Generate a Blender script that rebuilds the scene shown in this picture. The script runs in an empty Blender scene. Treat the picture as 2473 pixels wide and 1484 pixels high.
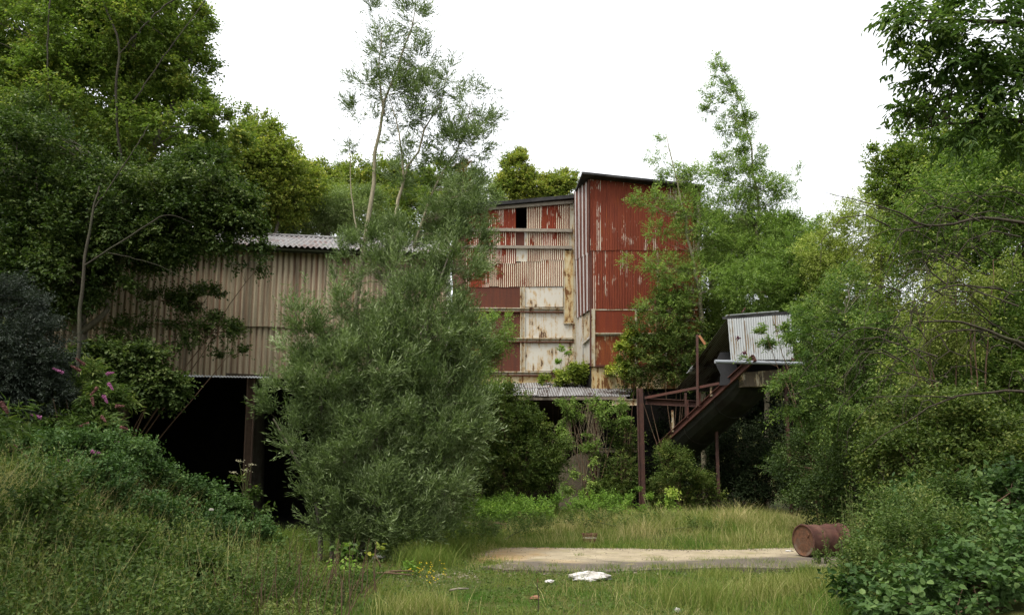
import bpy, math, random
import numpy as np
from mathutils import Vector
rng = np.random.default_rng(11)
random.seed(5)
S = bpy.context.scene
COL = S.collection
R = math.radians

# ------------------------------------------------------------------ camera
F, CX, CY = 2000.0, 1236.5, 848.0          # focal length and principal point, in units of a 2473-wide picture
PITCH = R(8.2); CP, SP = math.cos(PITCH), math.sin(PITCH)
EYE = np.array([0.0, 0.0, 1.6])
cam = bpy.data.cameras.new('camera'); cam_o = bpy.data.objects.new('camera', cam); COL.objects.link(cam_o)
cam.sensor_width = 36; cam.lens = F / 2473 * 36
cam.shift_y = (CY - 742) / 2473
cam.clip_start = 0.1; cam.clip_end = 2000
cam_o.location = EYE; cam_o.rotation_euler = (R(90) + PITCH, 0, 0)
S.camera = cam_o

# ------------------------------------------------------------------ sky, sun, exposure
SUN_EL, SUN_AZ = R(62), R(-140)            # high, behind the photographer, veiled by cloud
w = bpy.data.worlds.new('World'); S.world = w; w.use_nodes = True
nt = w.node_tree; nt.nodes.clear()
sky = nt.nodes.new('ShaderNodeTexSky'); sky.sky_type = 'NISHITA'; sky.sun_disc = False
sky.sun_elevation = SUN_EL; sky.sun_rotation = SUN_AZ; sky.air_density = 1.0; sky.dust_density = 4.0; sky.ozone_density = 1.0
hs = nt.nodes.new('ShaderNodeHueSaturation'); hs.inputs['Saturation'].default_value = 0.22
mixc = nt.nodes.new('ShaderNodeMix'); mixc.data_type = 'RGBA'; mixc.inputs[0].default_value = 0.45
mixc.inputs[7].default_value = (9.0, 9.1, 9.3, 1)
bg = nt.nodes.new('ShaderNodeBackground'); bg.inputs[1].default_value = 0.105
wo = nt.nodes.new('ShaderNodeOutputWorld')
nt.links.new(sky.outputs[0], hs.inputs['Color']); nt.links.new(hs.outputs[0], mixc.inputs[6])
nt.links.new(mixc.outputs[2], bg.inputs[0]); nt.links.new(bg.outputs[0], wo.inputs[0])
sun = bpy.data.lights.new('sun', 'SUN'); sun.energy = 1.5; sun.angle = R(22); sun.color = (1.0, 0.95, 0.86)
sun_o = bpy.data.objects.new('sun', sun); COL.objects.link(sun_o)
sd = Vector((math.sin(SUN_AZ) * math.cos(SUN_EL), math.cos(SUN_AZ) * math.cos(SUN_EL), math.sin(SUN_EL)))
sun_o.rotation_euler = sd.to_track_quat('Z', 'Y').to_euler(); sun_o.location = (0, 0, 40)
S.view_settings.view_transform = 'Standard'; S.view_settings.look = 'None'
S.view_settings.exposure = 1.42; S.view_settings.gamma = 1
S.cycles.max_bounces = 7; S.cycles.diffuse_bounces = 3; S.cycles.glossy_bounces = 2
S.cycles.transmission_bounces = 3; S.cycles.transparent_max_bounces = 4

# ------------------------------------------------------------------ picture point -> place
def ray(px, py):
    cy = (CY - py) / F
    return np.array([(px - CX) / F, CP - SP * cy, SP + CP * cy])
def P(px, py, Y):
    d = ray(px, py); return EYE + d * (Y / d[1])
def G(px, py, z=0.0):
    d = ray(px, py); return EYE + d * ((z - EYE[2]) / d[2])
class Plane:                                # a vertical plane: point, heading
    def __init__(s, pt, deg, off=0.0):
        s.pt = np.array(pt[:2], float); s.deg = deg; a = R(deg)
        s.dir = np.array([math.cos(a), math.sin(a), 0]); s.n = np.array([math.sin(a), -math.cos(a), 0])   # n faces the camera
        s.pt = s.pt + s.n[:2] * off
    def off(s, o): return Plane(s.pt, s.deg, o)
    def at(s, px, py):
        d = ray(px, py); t = ((s.pt - EYE[:2]) @ s.n[:2]) / (d[:2] @ s.n[:2]); return EYE + d * t

# ------------------------------------------------------------------ mesh helpers
def link(name, me, parent=None):
    o = bpy.data.objects.new(name, me); COL.objects.link(o)
    if parent is not None: o.parent = parent
    return o
def tag(o, label=None, cat=None, group=None, kind=None):
    for k, v in (('label', label), ('category', cat), ('group', group), ('kind', kind)):
        if v: o[k] = v
    return o
def thing(name, label, cat, loc, group=None):
    o = bpy.data.objects.new(name, None); COL.objects.link(o); o.location = [float(a) for a in loc]; o.empty_display_size = .2
    return tag(o, label, cat, group)
def base_of(parent):
    if parent is None: return np.zeros(3)
    b = np.array(parent.location)
    return b + base_of(parent.parent)
def mk(name, v, f, mat, parent=None, smooth=False, uv=None, face_attr=None):
    """v Nx3, f: list of tuples or an Mx4/Mx3 array, world coordinates; child coordinates are taken from the parent's base."""
    v = np.asarray(v, dtype=np.float64) - base_of(parent)
    me = bpy.data.meshes.new(name)
    if isinstance(f, np.ndarray):
        k = f.shape[1]
        me.vertices.add(len(v)); me.vertices.foreach_set('co', v.astype(np.float32).ravel())
        me.loops.add(f.size); me.loops.foreach_set('vertex_index', f.astype(np.int32).ravel())
        me.polygons.add(len(f)); me.polygons.foreach_set('loop_start', np.arange(0, f.size, k, dtype=np.int32))
        me.polygons.foreach_set('loop_total', np.full(len(f), k, dtype=np.int32))
        me.update(calc_edges=True)
    else:
        me.from_pydata([tuple(a) for a in v], [], [tuple(a) for a in f]); me.update()
    me.polygons.foreach_set('use_smooth', np.full(len(me.polygons), bool(smooth)))
    if uv is not None:
        l = np.empty(len(me.loops), dtype=np.int32); me.loops.foreach_get('vertex_index', l)
        ul = me.uv_layers.new(name='uv'); ul.data.foreach_set('uv', np.asarray(uv, dtype=np.float32)[l].ravel())
    if face_attr is not None:
        for an, arr in face_attr.items():
            a = me.attributes.new(an, 'FLOAT', 'FACE'); a.data.foreach_set('value', np.asarray(arr, dtype=np.float32))
    me.materials.append(mat)
    return link(name, me, parent)
class MB:                                   # collects shapes of one part
    def __init__(s): s.v, s.f, s.u = [], [], []
    def add(s, v, f, u=None):
        n = len(s.v); s.v += [np.asarray(a, float) for a in v]; s.f += [tuple(i + n for i in q) for q in f]
        s.u += list(u) if u is not None else [(a[0] + a[1] * .3, a[2]) for a in v]
    def hexa(s, a, b, u=None):              # a: 4 corners of one side, b: the 4 opposite ones
        s.add(list(a) + list(b), [(0, 3, 2, 1), (4, 5, 6, 7), (0, 1, 5, 4), (1, 2, 6, 5), (2, 3, 7, 6), (3, 0, 4, 7)], u)
    def bar(s, p, q, w, h, up=(0, 0, 1)):   # square bar from p to q
        p, q = np.array(p, float), np.array(q, float); d = q - p; d /= np.linalg.norm(d)
        up = np.array(up, float); x = np.cross(d, up)
        if np.linalg.norm(x) < 1e-4: x = np.array([1., 0, 0])
        x /= np.linalg.norm(x); y = np.cross(x, d)
        c = [(-w / 2, -h / 2), (w / 2, -h / 2), (w / 2, h / 2), (-w / 2, h / 2)]
        s.hexa([p + x * a + y * b for a, b in c], [q + x * a + y * b for a, b in c])
    def ibeam(s, p, q, w, h, t, up=(0, 0, 1), channel=False):
        p, q = np.array(p, float), np.array(q, float); d = (q - p) / np.linalg.norm(q - p)
        up = np.array(up, float); x = np.cross(d, up); x /= np.linalg.norm(x); y = np.cross(x, d)
        s.bar(p + y * (h / 2 - t / 2), q + y * (h / 2 - t / 2), w, t, y)
        s.bar(p - y * (h / 2 - t / 2), q - y * (h / 2 - t / 2), w, t, y)
        o = x * (-(w / 2 - t / 2)) if channel else x * 0
        s.bar(p + o, q + o, t, h - 2 * t - .002, y)
    def tube(s, pts, rad, n=8, cap=True):
        v, f = tube_np(np.array([pts], float), np.array([rad], float), n)
        v = list(v); k = len(pts)
        f = [tuple(q) for q in f]
        if cap: f += [tuple(range(n))[::-1], tuple((k - 1) * n + i for i in range(n))]
        s.add(v, f)
    def torus(s, c, r, t, axis=(0, 0, 1), n=28, m=6):
        ax = np.array(axis, float); ax /= np.linalg.norm(ax)
        x = np.cross(ax, (0.3, 0.9, 0.1)); x /= np.linalg.norm(x); y = np.cross(ax, x)
        v = []; f = []
        for i in range(n):
            a = 2 * math.pi * i / n; rd = x * math.cos(a) + y * math.sin(a)
            for j in range(m):
                b = 2 * math.pi * j / m; v.append(np.array(c) + rd * (r + t * math.cos(b)) + ax * t * math.sin(b))
        for i in range(n):
            for j in range(m): f.append((i * m + j, ((i + 1) % n) * m + j, ((i + 1) % n) * m + (j + 1) % m, i * m + (j + 1) % m))
        s.add(v, f)
    def build(s, name, mat, parent=None, smooth=False):
        return mk(name, s.v, s.f, mat, parent, smooth, uv=s.u)
def tube_np(pts, rad, n=5):
    """pts BxKx3, rad BxK -> vertices and quads of B tubes"""
    B, K, _ = pts.shape
    t = np.gradient(pts, axis=1); t /= np.linalg.norm(t, axis=2, keepdims=True) + 1e-9
    ref = np.where(np.abs(t[:, :1, 2:3]) > .9, np.array([[[1., 0, 0]]]), np.array([[[0, 0, 1.]]]))
    x = np.cross(t, ref); x /= np.linalg.norm(x, axis=2, keepdims=True) + 1e-9; y = np.cross(t, x)
    a = np.arange(n) * 2 * math.pi / n
    v = pts[:, :, None, :] + rad[:, :, None, None] * (x[:, :, None, :] * np.cos(a)[None, None, :, None] + y[:, :, None, :] * np.sin(a)[None, None, :, None])
    v = v.reshape(-1, 3)
    b, k, i = np.meshgrid(np.arange(B), np.arange(K - 1), np.arange(n), indexing='ij')
    o = (b * K + k) * n; j = (i + 1) % n
    f = np.stack([o + i, o + j, o + n + j, o + n + i], -1).reshape(-1, 4)
    return v, f

# ------------------------------------------------------------------ materials
class NG:
    def __init__(s, name):
        s.m = bpy.data.materials.new(name); s.m.use_nodes = True; s.t = s.m.node_tree; s.t.nodes.clear()
        s.out = s.t.nodes.new('ShaderNodeOutputMaterial')
    def n(s, ty, props=None, **ins):
        nd = s.t.nodes.new('ShaderNode' + ty)
        for k, v in (props or {}).items(): setattr(nd, k, v)
        for k, v in ins.items():
            key = int(k[1:]) if k[0] == 'i' and k[1:].isdigit() else k.replace('_', ' ')
            s.set(nd.inputs[key], v)
        return nd
    def set(s, sock, v):
        if isinstance(v, bpy.types.NodeSocket): s.t.links.new(v, sock)
        elif isinstance(v, (tuple, list)) and sock.type == 'RGBA' and len(v) == 3: sock.default_value = (*v, 1)
        else: sock.default_value = v
    def coord(s, kind='Object'): return s.n('TexCoord').outputs[kind]
    def uv(s): return s.n('TexCoord').outputs['UV']
    def map(s, vec, sc=(1, 1, 1), loc=(0, 0, 0)): return s.n('Mapping', None, Vector=vec, Scale=sc, Location=loc).outputs[0]
    def noise(s, vec, sc, det=4, ro=.6, dist=0): return s.n('TexNoise', None, Vector=vec, Scale=sc, Detail=det, Roughness=ro, Distortion=dist).outputs[0]
    def math(s, op, a, b=0.0, clamp=False): return s.n('Math', {'operation': op, 'use_clamp': clamp}, i0=a, i1=b).outputs[0]
    def rng(s, v, a, b, c=0.0, d=1.0): return s.n('MapRange', None, Value=v, From_Min=a, From_Max=b, To_Min=c, To_Max=d).outputs[0]
    def mix(s, f, a, b, mode='MIX'): return s.n('Mix', {'data_type': 'RGBA', 'blend_type': mode}, i0=f, i6=a, i7=b).outputs[2]
    def ramp(s, f, stops):
        nd = s.n('ValToRGB', None, Fac=f); cr = nd.color_ramp
        while len(cr.elements) < len(stops): cr.elements.new(.5)
        for e, (p, c) in zip(cr.elements, stops): e.position = p; e.color = (*c, 1)
        return nd.outputs[0]
    def bump(s, h, st=.3, dist=.01): return s.n('Bump', None, Height=h, Strength=st, Distance=dist).outputs[0]
    def fin(s, col, ro=.8, nrm=None, metal=0.0, spec=.15):
        b = s.n('BsdfPrincipled', None, Base_Color=col, Roughness=ro, Metallic=metal); b.inputs['Specular IOR Level'].default_value = spec
        if nrm is not None: s.set(b.inputs['Normal'], nrm)
        s.t.links.new(b.outputs[0], s.out.inputs[0]); return s.m

def leafmat(name, c0, c1, c2, ro=.5, trans=.3, spec=.35, tcol=(1.15, 1.35, .65)):
    def soft(c, k=.07):
        l = .3 * c[0] + .6 * c[1] + .1 * c[2]; return tuple((x * (1 - k) + l * k) * 1.1 for x in c)
    c0, c1, c2 = soft(c0), soft(c1), soft(c2)
    g = NG(name)
    t = g.n('Attribute', {'attribute_name': 'tint'}).outputs['Fac']
    c = g.ramp(t, [(0.0, c0), (.55, c1), (1.0, c2)])
    b = g.n('BsdfPrincipled', None, Base_Color=c, Roughness=ro); b.inputs['Specular IOR Level'].default_value = spec
    tc = g.n('Mix', {'data_type': 'RGBA', 'blend_type': 'MULTIPLY'}, i0=1.0, i6=c, i7=(*tcol, 1)).outputs[2]
    tr = g.n('BsdfTranslucent', None, Color=tc)
    m = g.n('MixShader', None, Fac=trans); g.t.links.new(b.outputs[0], m.inputs[1]); g.t.links.new(tr.outputs[0], m.inputs[2])
    g.t.links.new(m.outputs[0], g.out.inputs[0]); return g.m

def barkmat(name, a, b, sc=6):
    g = NG(name); c = g.coord(); n = g.noise(g.map(c, (1, 1, .25)), sc * 2, 6, .7); n2 = g.noise(c, 1.3, 3)
    col = g.mix(g.rng(n, .35, .65), a, b); col = g.mix(g.rng(n2, .5, .75, 0, .35), col, (.05, .07, .025))
    return g.fin(col, .9, g.bump(n, .6, .02))

def rustsheet(name, pitch, rust_a, rust_b, paint, keep, ridge=.5, streak=1.0, orange=(.25, .07, .015)):
    """corrugated iron: paint or zinc survives in vertical streaks on the ridges; keep = how much of it"""
    g = NG(name); uv = g.uv(); sx = g.n('SeparateXYZ', None, Vector=uv)
    u, v = sx.outputs[0], sx.outputs[1]
    rid = g.math('SINE', g.math('MULTIPLY', u, 2 * math.pi / pitch))
    rid = g.rng(rid, -.2, .7)
    str_ = g.noise(g.map(uv, (1 / pitch * .33, .35 / streak, 1)), 1.0, 3, .6)
    big = g.noise(g.map(uv, (.9, .6, 1)), 1.0, 3, .6)
    fine = g.noise(g.map(uv, (16, 3, 1)), 1.6, 5, .7)
    s = g.math('ADD', g.math('MULTIPLY', str_, .5), g.math('MULTIPLY', big, .5))
    s = g.math('ADD', s, g.math('MULTIPLY', g.math('SUBTRACT', fine, .5), .18))
    s = g.math('ADD', s, g.math('MULTIPLY', g.math('SUBTRACT', rid, .5), .22 * ridge)); s = g.math('ADD', s, g.math('MULTIPLY', g.math('SUBTRACT', g.noise(g.map(uv, (3.5, 1.1, 1), (7, 2, 0)), 1.0, 4, .65), .5), .35))
    th = 1.0 - keep
    f = g.rng(s, .32 + .36 * th - .015, .32 + .36 * th + .02)
    rs = g.mix(g.rng(g.noise(g.map(uv, (5, .4, 1)), 1.5, 4, .65), .35, .65), rust_a, rust_b)
    rs = g.mix(g.rng(g.noise(g.map(uv, (9, .7, 1), (3, 7, 0)), 1.0, 4, .7), .56, .72, 0, .65), rs, orange)
    rs = g.mix(g.rng(g.noise(g.map(uv, (20, 20, 1)), 2.0, 3, .7), .3, .7, 0, .35), rs, tuple(x * .45 for x in rust_b))
    pc = g.mix(g.rng(fine, .45, .75, 0, .5), paint, tuple(x * y for x, y in zip(paint, (.85, .76, .6))))
    return g.fin(g.mix(f, rs, pc), g.rng(f, 0, 1, .85, .6), g.bump(fine, .35, .01))

def flatpaint(name, paint, rust_a, rust_b, keep, sc=1.0, edge=None):
    """flat plate: peeling paint over rust with vertical runs"""
    g = NG(name); c = g.uv()
    n = g.noise(g.map(c, (1.6, .8, 1)), 1.5 * sc, 7, .72, .3); r = g.noise(g.map(c, (9, .7, 1)), 1.0, 5, .7)
    k = g.noise(g.map(c, (30, 22, 1)), 1.0, 3, .6)
    s = g.math('ADD', g.math('MULTIPLY', n, .6), g.math('MULTIPLY', r, .3)); s = g.math('ADD', s, g.math('MULTIPLY', k, .1))
    th = .36 + .28 * (1 - keep)
    f = g.rng(s, th - .012, th + .02)
    rs = g.mix(g.rng(r, .4, .62), rust_a, rust_b); rs = g.mix(g.rng(k, .35, .7, 0, .4), rs, tuple(x * .5 for x in rust_b))
    halo = g.rng(s, th + .02, th + .09)
    stain = g.mix(g.rng(r, .45, .7), tuple(x * y for x, y in zip(paint, (.8, .6, .36))), tuple(x * .8 for x in paint))
    pc = g.mix(halo, stain, g.mix(g.rng(k, .3, .8, 0, .25), paint, tuple(x * .62 for x in paint)))
    return g.fin(g.mix(f, rs, pc), g.rng(f, 0, 1, .9, .55), g.bump(g.math('ADD', f, g.math('MULTIPLY', k, .4)), .3, .006))

def rough(name, a, b, sc=4, ro=.85, c=None, bs=.4, stretch=(1, 1, 1)):
    g = NG(name); k = g.map(g.coord(), stretch); n = g.noise(k, sc, 7, .7); n2 = g.noise(k, sc * .22, 3, .6)
    col = g.mix(g.rng(n, .32, .68), a, b)
    if c: col = g.mix(g.rng(n2, .48, .62), col, c)
    return g.fin(col, ro, g.bump(n, bs, .02))

M = dict(
 red=rustsheet('rusty_red_iron', .076, (.20, .046, .022), (.135, .032, .018), (.56, .51, .42), .08, .8, 2.6),
 red2=rustsheet('rusty_red_iron_weathered', .09, (.22, .042, .019), (.15, .028, .015), (.66, .60, .48), .20, 1.2, 1.0),
 redcream=rustsheet('half_painted_iron', .09, (.165, .036, .016), (.11, .028, .014), (.62, .56, .42), .27, 1.5, .7),
 cream=rustsheet('cream_painted_iron', .09, (.22, .075, .03), (.15, .045, .02), (.66, .61, .48), .50, 1.3, .7),
 side=rustsheet('side_iron', .23, (.12, .045, .03), (.08, .03, .022), (.36, .34, .33), .50, 3.4, 6.0),
 zinc=rustsheet('weathered_zinc', .1, (.30, .24, .17), (.22, .17, .12), (.40, .415, .42), .84, .5, 2.0, (.25, .15, .07)),
 zincdark=rustsheet('dirty_zinc_roof', .076, (.07, .05, .042), (.05, .04, .035), (.40, .41, .42), .30, 1.3, 1.0, (.08, .05, .03)),
 panel=flatpaint('cream_panel', (.52, .49, .42), (.075, .045, .03), (.11, .06, .038), .78),
 panelrust=flatpaint('rust_brown_panel', (.40, .30, .18), (.085, .036, .026), (.12, .042, .026), .06),
 panelred=flatpaint('rust_red_panel', (.45, .36, .25), (.15, .035, .02), (.19, .042, .018), .16),
 panelorange=flatpaint('orange_rust_panel', (.44, .34, .22), (.235, .066, .022), (.15, .042, .02), .34),
 panelyellow=flatpaint('yellowed_panel', (.52, .44, .27), (.13, .06, .025), (.18, .08, .03), .62),
 frame=flatpaint('cream_frame', (.42, .38, .29), (.10, .05, .03), (.13, .06, .035), .72, 2.0),
 greypost=flatpaint('grey_post', (.42, .40, .36), (.12, .07, .045), (.16, .08, .05), .85, 1.5),
 girder=rough('rusty_girder', (.062, .034, .027), (.095, .048, .037), 9, .85, (.06, .035, .03), .3),
 girderred=rough('red_rusty_girder', (.105, .044, .033), (.075, .034, .026), 9, .85, (.07, .035, .028), .3),
 dark=rough('unlit_inside', (.012, .011, .01), (.02, .018, .016), 3, .95),  # near-black colour puts the gloom of the closed interiors into the walls
 roofdark=rough('dark_roofing', (.03, .03, .03), (.055, .052, .05), 5, .8, (.02, .02, .02)),
 timber=rough('grey_timber', (.17, .14, .11), (.28, .25, .20), 8, .9, None, .4, (1, 1, 1)),
 timberdark=rough('dark_timber', (.045, .035, .026), (.09, .07, .05), 8, .9),
 wallstone=rough('crumbling_render', (.17, .14, .10), (.11, .09, .065), 3, .95, (.06, .065, .035)),
 pipe=rough('grey_plastic_pipe', (.22, .235, .255), (.26, .275, .295), 3, .4, None, .05),
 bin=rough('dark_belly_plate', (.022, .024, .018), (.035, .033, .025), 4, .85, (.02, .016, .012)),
)
def mat_fibre():
    g = NG('fibre_cement_sheet'); uv = g.uv(); sx = g.n('SeparateXYZ', None, Vector=uv)
    w_ = g.math('SINE', g.math('MULTIPLY', sx.outputs[0], 2 * math.pi / .146))
    n = g.noise(g.map(uv, (7, .25, 1)), 1.3, 5, .7); m_ = g.noise(g.map(uv, (2, .5, 1), (4, 3, 0)), 1.0, 4, .6); k = g.noise(uv, 40, 4, .7)
    col = g.mix(g.rng(n, .3, .7), (.29, .225, .14), (.50, .43, .31))
    col = g.mix(g.math('MULTIPLY', g.rng(g.math('SINE', g.math('ADD', g.math('MULTIPLY', sx.outputs[0], 2 * math.pi / .146), 2.2)), .1, .9), g.rng(n, .3, .6, .3, .85)), col, (.16, .085, .06))
    col = g.mix(g.rng(m_, .5, .7, 0, .6), col, (.20, .19, .12))
    col = g.mix(g.rng(k, .45, .75, 0, .4), col, (.10, .085, .06))
    d_ = g.noise(g.map(uv, (4.2, .16, 1), (9, 1, 0)), 1.0, 4, .65); col = g.mix(g.rng(d_, .50, .66, 0, .7), col, (.10, .075, .055))
    e_ = g.noise(g.map(uv, (12, .1, 1), (2, 5, 0)), 1.0, 3, .6); col = g.mix(g.rng(e_, .56, .68, 0, .6), col, (.20, .09, .055))
    return g.fin(col, .95, g.bump(k, .4, .01))
M['fibre'] = mat_fibre()
def mat_roof():
    g = NG('lichened_roof_sheet'); c = g.uv(); n = g.noise(c, 6, 6, .75); k = g.noise(c, 1.2, 3)
    col = g.mix(g.rng(n, .4, .6), (.13, .125, .12), (.27, .262, .26)); col = g.mix(g.rng(k, .5, .65, 0, .7), col, (.13, .075, .06))
    return g.fin(col, .95, g.bump(n, .5, .02))
M['roof'] = mat_roof()
def mat_ground():
    g = NG('mossy_soil'); c = g.coord(); a = g.noise(c, .7, 5, .65); b = g.noise(c, 6, 6, .75); d = g.noise(c, 45, 3, .7)
    col = g.mix(g.rng(a, .38, .6), (.055, .075, .014), (.085, .085, .02)); col = g.mix(g.rng(b, .5, .68, 0, .75), col, (.075, .055, .032))
    col = g.mix(g.rng(d, .35, .75, 0, .5), col, (.035, .045, .012))
    return g.fin(col, .95, g.bump(g.math('ADD', b, g.math('MULTIPLY', d, .5)), .8, .05))
M['ground'] = mat_ground()
def mat_slab():
    g = NG('worn_concrete'); c = g.coord(); a = g.noise(c, .8, 5, .6, .4); b = g.noise(c, 5, 6, .7); d = g.noise(c, 60, 3, .7)
    sx = g.n('SeparateXYZ', None, Vector=c); x, y = sx.outputs[0], sx.outputs[1]
    b2 = g.noise(g.map(c, (1, 1.8, 1), (5, 2, 0)), 1.6, 7, .72, .6)
    col = g.mix(g.rng(g.math('ADD', g.math('MULTIPLY', b, .4), g.math('MULTIPLY', b2, .6)), .40, .60), (.36, .305, .21), (.235, .195, .13))
    ye = g.math('ADD', g.math('MULTIPLY', x, -.28), g.math('MULTIPLY', a, 1.4))
    col = g.mix(g.rng(ye, .45, 1.0, 0, .8), col, (.30, .17, .05))
    yy = g.math('ADD', y, g.math('MULTIPLY', g.math('SUBTRACT', a, .5), 2.2)); yy = g.math('SUBTRACT', yy, g.math('MULTIPLY', g.math('MAXIMUM', g.math('SUBTRACT', x, 2.2), 0), .34))
    col = g.mix(g.rng(yy, 15.0, 14.5, 0, .9), col, (.085, .072, .062))
    col = g.mix(g.rng(d, .45, .8, 0, .4), col, (.12, .10, .07))
    col = g.mix(g.math('MULTIPLY', g.rng(g.noise(c, 1.7, 5, .7), .56, .68), .7), col, (.20, .185, .07))
    return g.fin(col, .9, g.bump(d, .4, .01))
M['slab'] = mat_slab()
M['barrel'] = rough('barrel_rust', (.042, .021, .017), (.095, .042, .031), 9, .75, (.11, .058, .042), .6)
M['barrelend'] = rough('barrel_lid_rust', (.06, .036, .024), (.14, .066, .036), 16, .9, (.10, .075, .055), .6)
M['white'] = rough('dirty_white_plastic', (.60, .585, .565), (.40, .375, .36), 16, .7, (.30, .28, .24), .9)
M['brick'] = rough('brick_red_stone', (.15, .06, .04), (.22, .12, .07), 10, .9, (.14, .05, .04))
M['wicker'] = rough('rusty_wicker', (.11, .05, .035), (.17, .085, .055), 20, .8)
M['yellow'] = rough('yellow_petals', (.65, .48, .02), (.55, .38, .02), 5, .7)
M['pink'] = rough('lilac_florets', (.42, .17, .33), (.30, .10, .20), 40, .8, None, .8)
M['pinkdead'] = rough('faded_florets', (.26, .12, .12), (.14, .07, .05), 40, .9, None, .8)
M['berry'] = rough('purple_berries', (.06, .012, .025), (.10, .02, .04), 30, .4)
M['creamflower'] = rough('cream_umbels', (.30, .28, .18), (.20, .19, .11), 30, .8)
M['brownseed'] = rough('brown_seed_heads', (.12, .06, .03), (.18, .10, .05), 30, .9)

L = dict(
 willow=leafmat('willow_leaf', (.055, .085, .026), (.14, .19, .068), (.38, .44, .25), .5, .24, .08),
 darktree=leafmat('dark_broad_leaf', (.020, .038, .008), (.056, .088, .018), (.17, .20, .06), .5, .28, .12),
 bluedark=leafmat('blue_green_leaf', (.014, .022, .013), (.028, .040, .026), (.07, .09, .065), .5, .12, .25),
 limetree=leafmat('lime_leaf', (.06, .10, .015), (.135, .19, .03), (.33, .31, .05), .55, .4, .12),
 maple=leafmat('maple_leaf', (.085, .125, .018), (.18, .215, .032), (.38, .34, .05), .55, .38, .12),
 birch=leafmat('birch_leaf', (.08, .13, .025), (.17, .25, .05), (.32, .37, .09), .5, .38, .12),
 paleshrub=leafmat('pale_sallow_leaf', (.13, .16, .03), (.25, .29, .06), (.38, .40, .12), .55, .38, .12),
 greysallow=leafmat('grey_sallow_leaf', (.08, .12, .035), (.165, .215, .07), (.30, .34, .15), .5, .3, .12),
 ash=leafmat('ash_leaf', (.032, .066, .014), (.08, .135, .026), (.19, .25, .055), .45, .38, .12),
 thicket=leafmat('thicket_leaf', (.032, .058, .010), (.08, .115, .02), (.20, .21, .045), .5, .3, .12),
 eldertree=leafmat('elder_leaf', (.04, .08, .014), (.105, .165, .03), (.28, .32, .07), .55, .36, .12),
 shadeleaf=leafmat('shade_dark_leaf', (.008, .014, .005), (.022, .034, .012), (.06, .075, .03), .55, .1, .08),  # leaf colour darkened to paint in the shade under conveyor and trees
 bramble=leafmat('bramble_leaf', (.022, .052, .010), (.055, .105, .025), (.12, .18, .05), .5, .24, .12),
 herb=leafmat('herb_leaf', (.030, .056, .010), (.072, .115, .022), (.16, .18, .045), .55, .3, .12),
 fern=leafmat('bright_leaf', (.08, .15, .018), (.17, .28, .035), (.32, .38, .06), .5, .35, .12),
 ivy=leafmat('ivy_leaf', (.09, .13, .015), (.20, .25, .025), (.38, .36, .04), .5, .3, .12),
 grass=leafmat('grass_blade', (.06, .14, .012), (.145, .175, .03), (.44, .36, .17), .65, .3, .12),
 rusty=leafmat('withered_leaf', (.15, .06, .02), (.22, .12, .03), (.30, .25, .05), .7, .3, .15),
)
B = dict(
 pale=barkmat('pale_bark', (.20, .175, .12), (.32, .28, .19)),
 grey=barkmat('grey_bark', (.10, .085, .065), (.17, .15, .115)),
 limb=barkmat('limb_bark', (.030, .027, .019), (.055, .048, .034)),
 dark=barkmat('dark_bark', (.030, .024, .018), (.06, .048, .035)),
 twig=barkmat('brown_twig', (.09, .055, .035), (.14, .09, .06)),
 green=barkmat('green_stem', (.08, .10, .03), (.12, .13, .05)),
)

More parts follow.
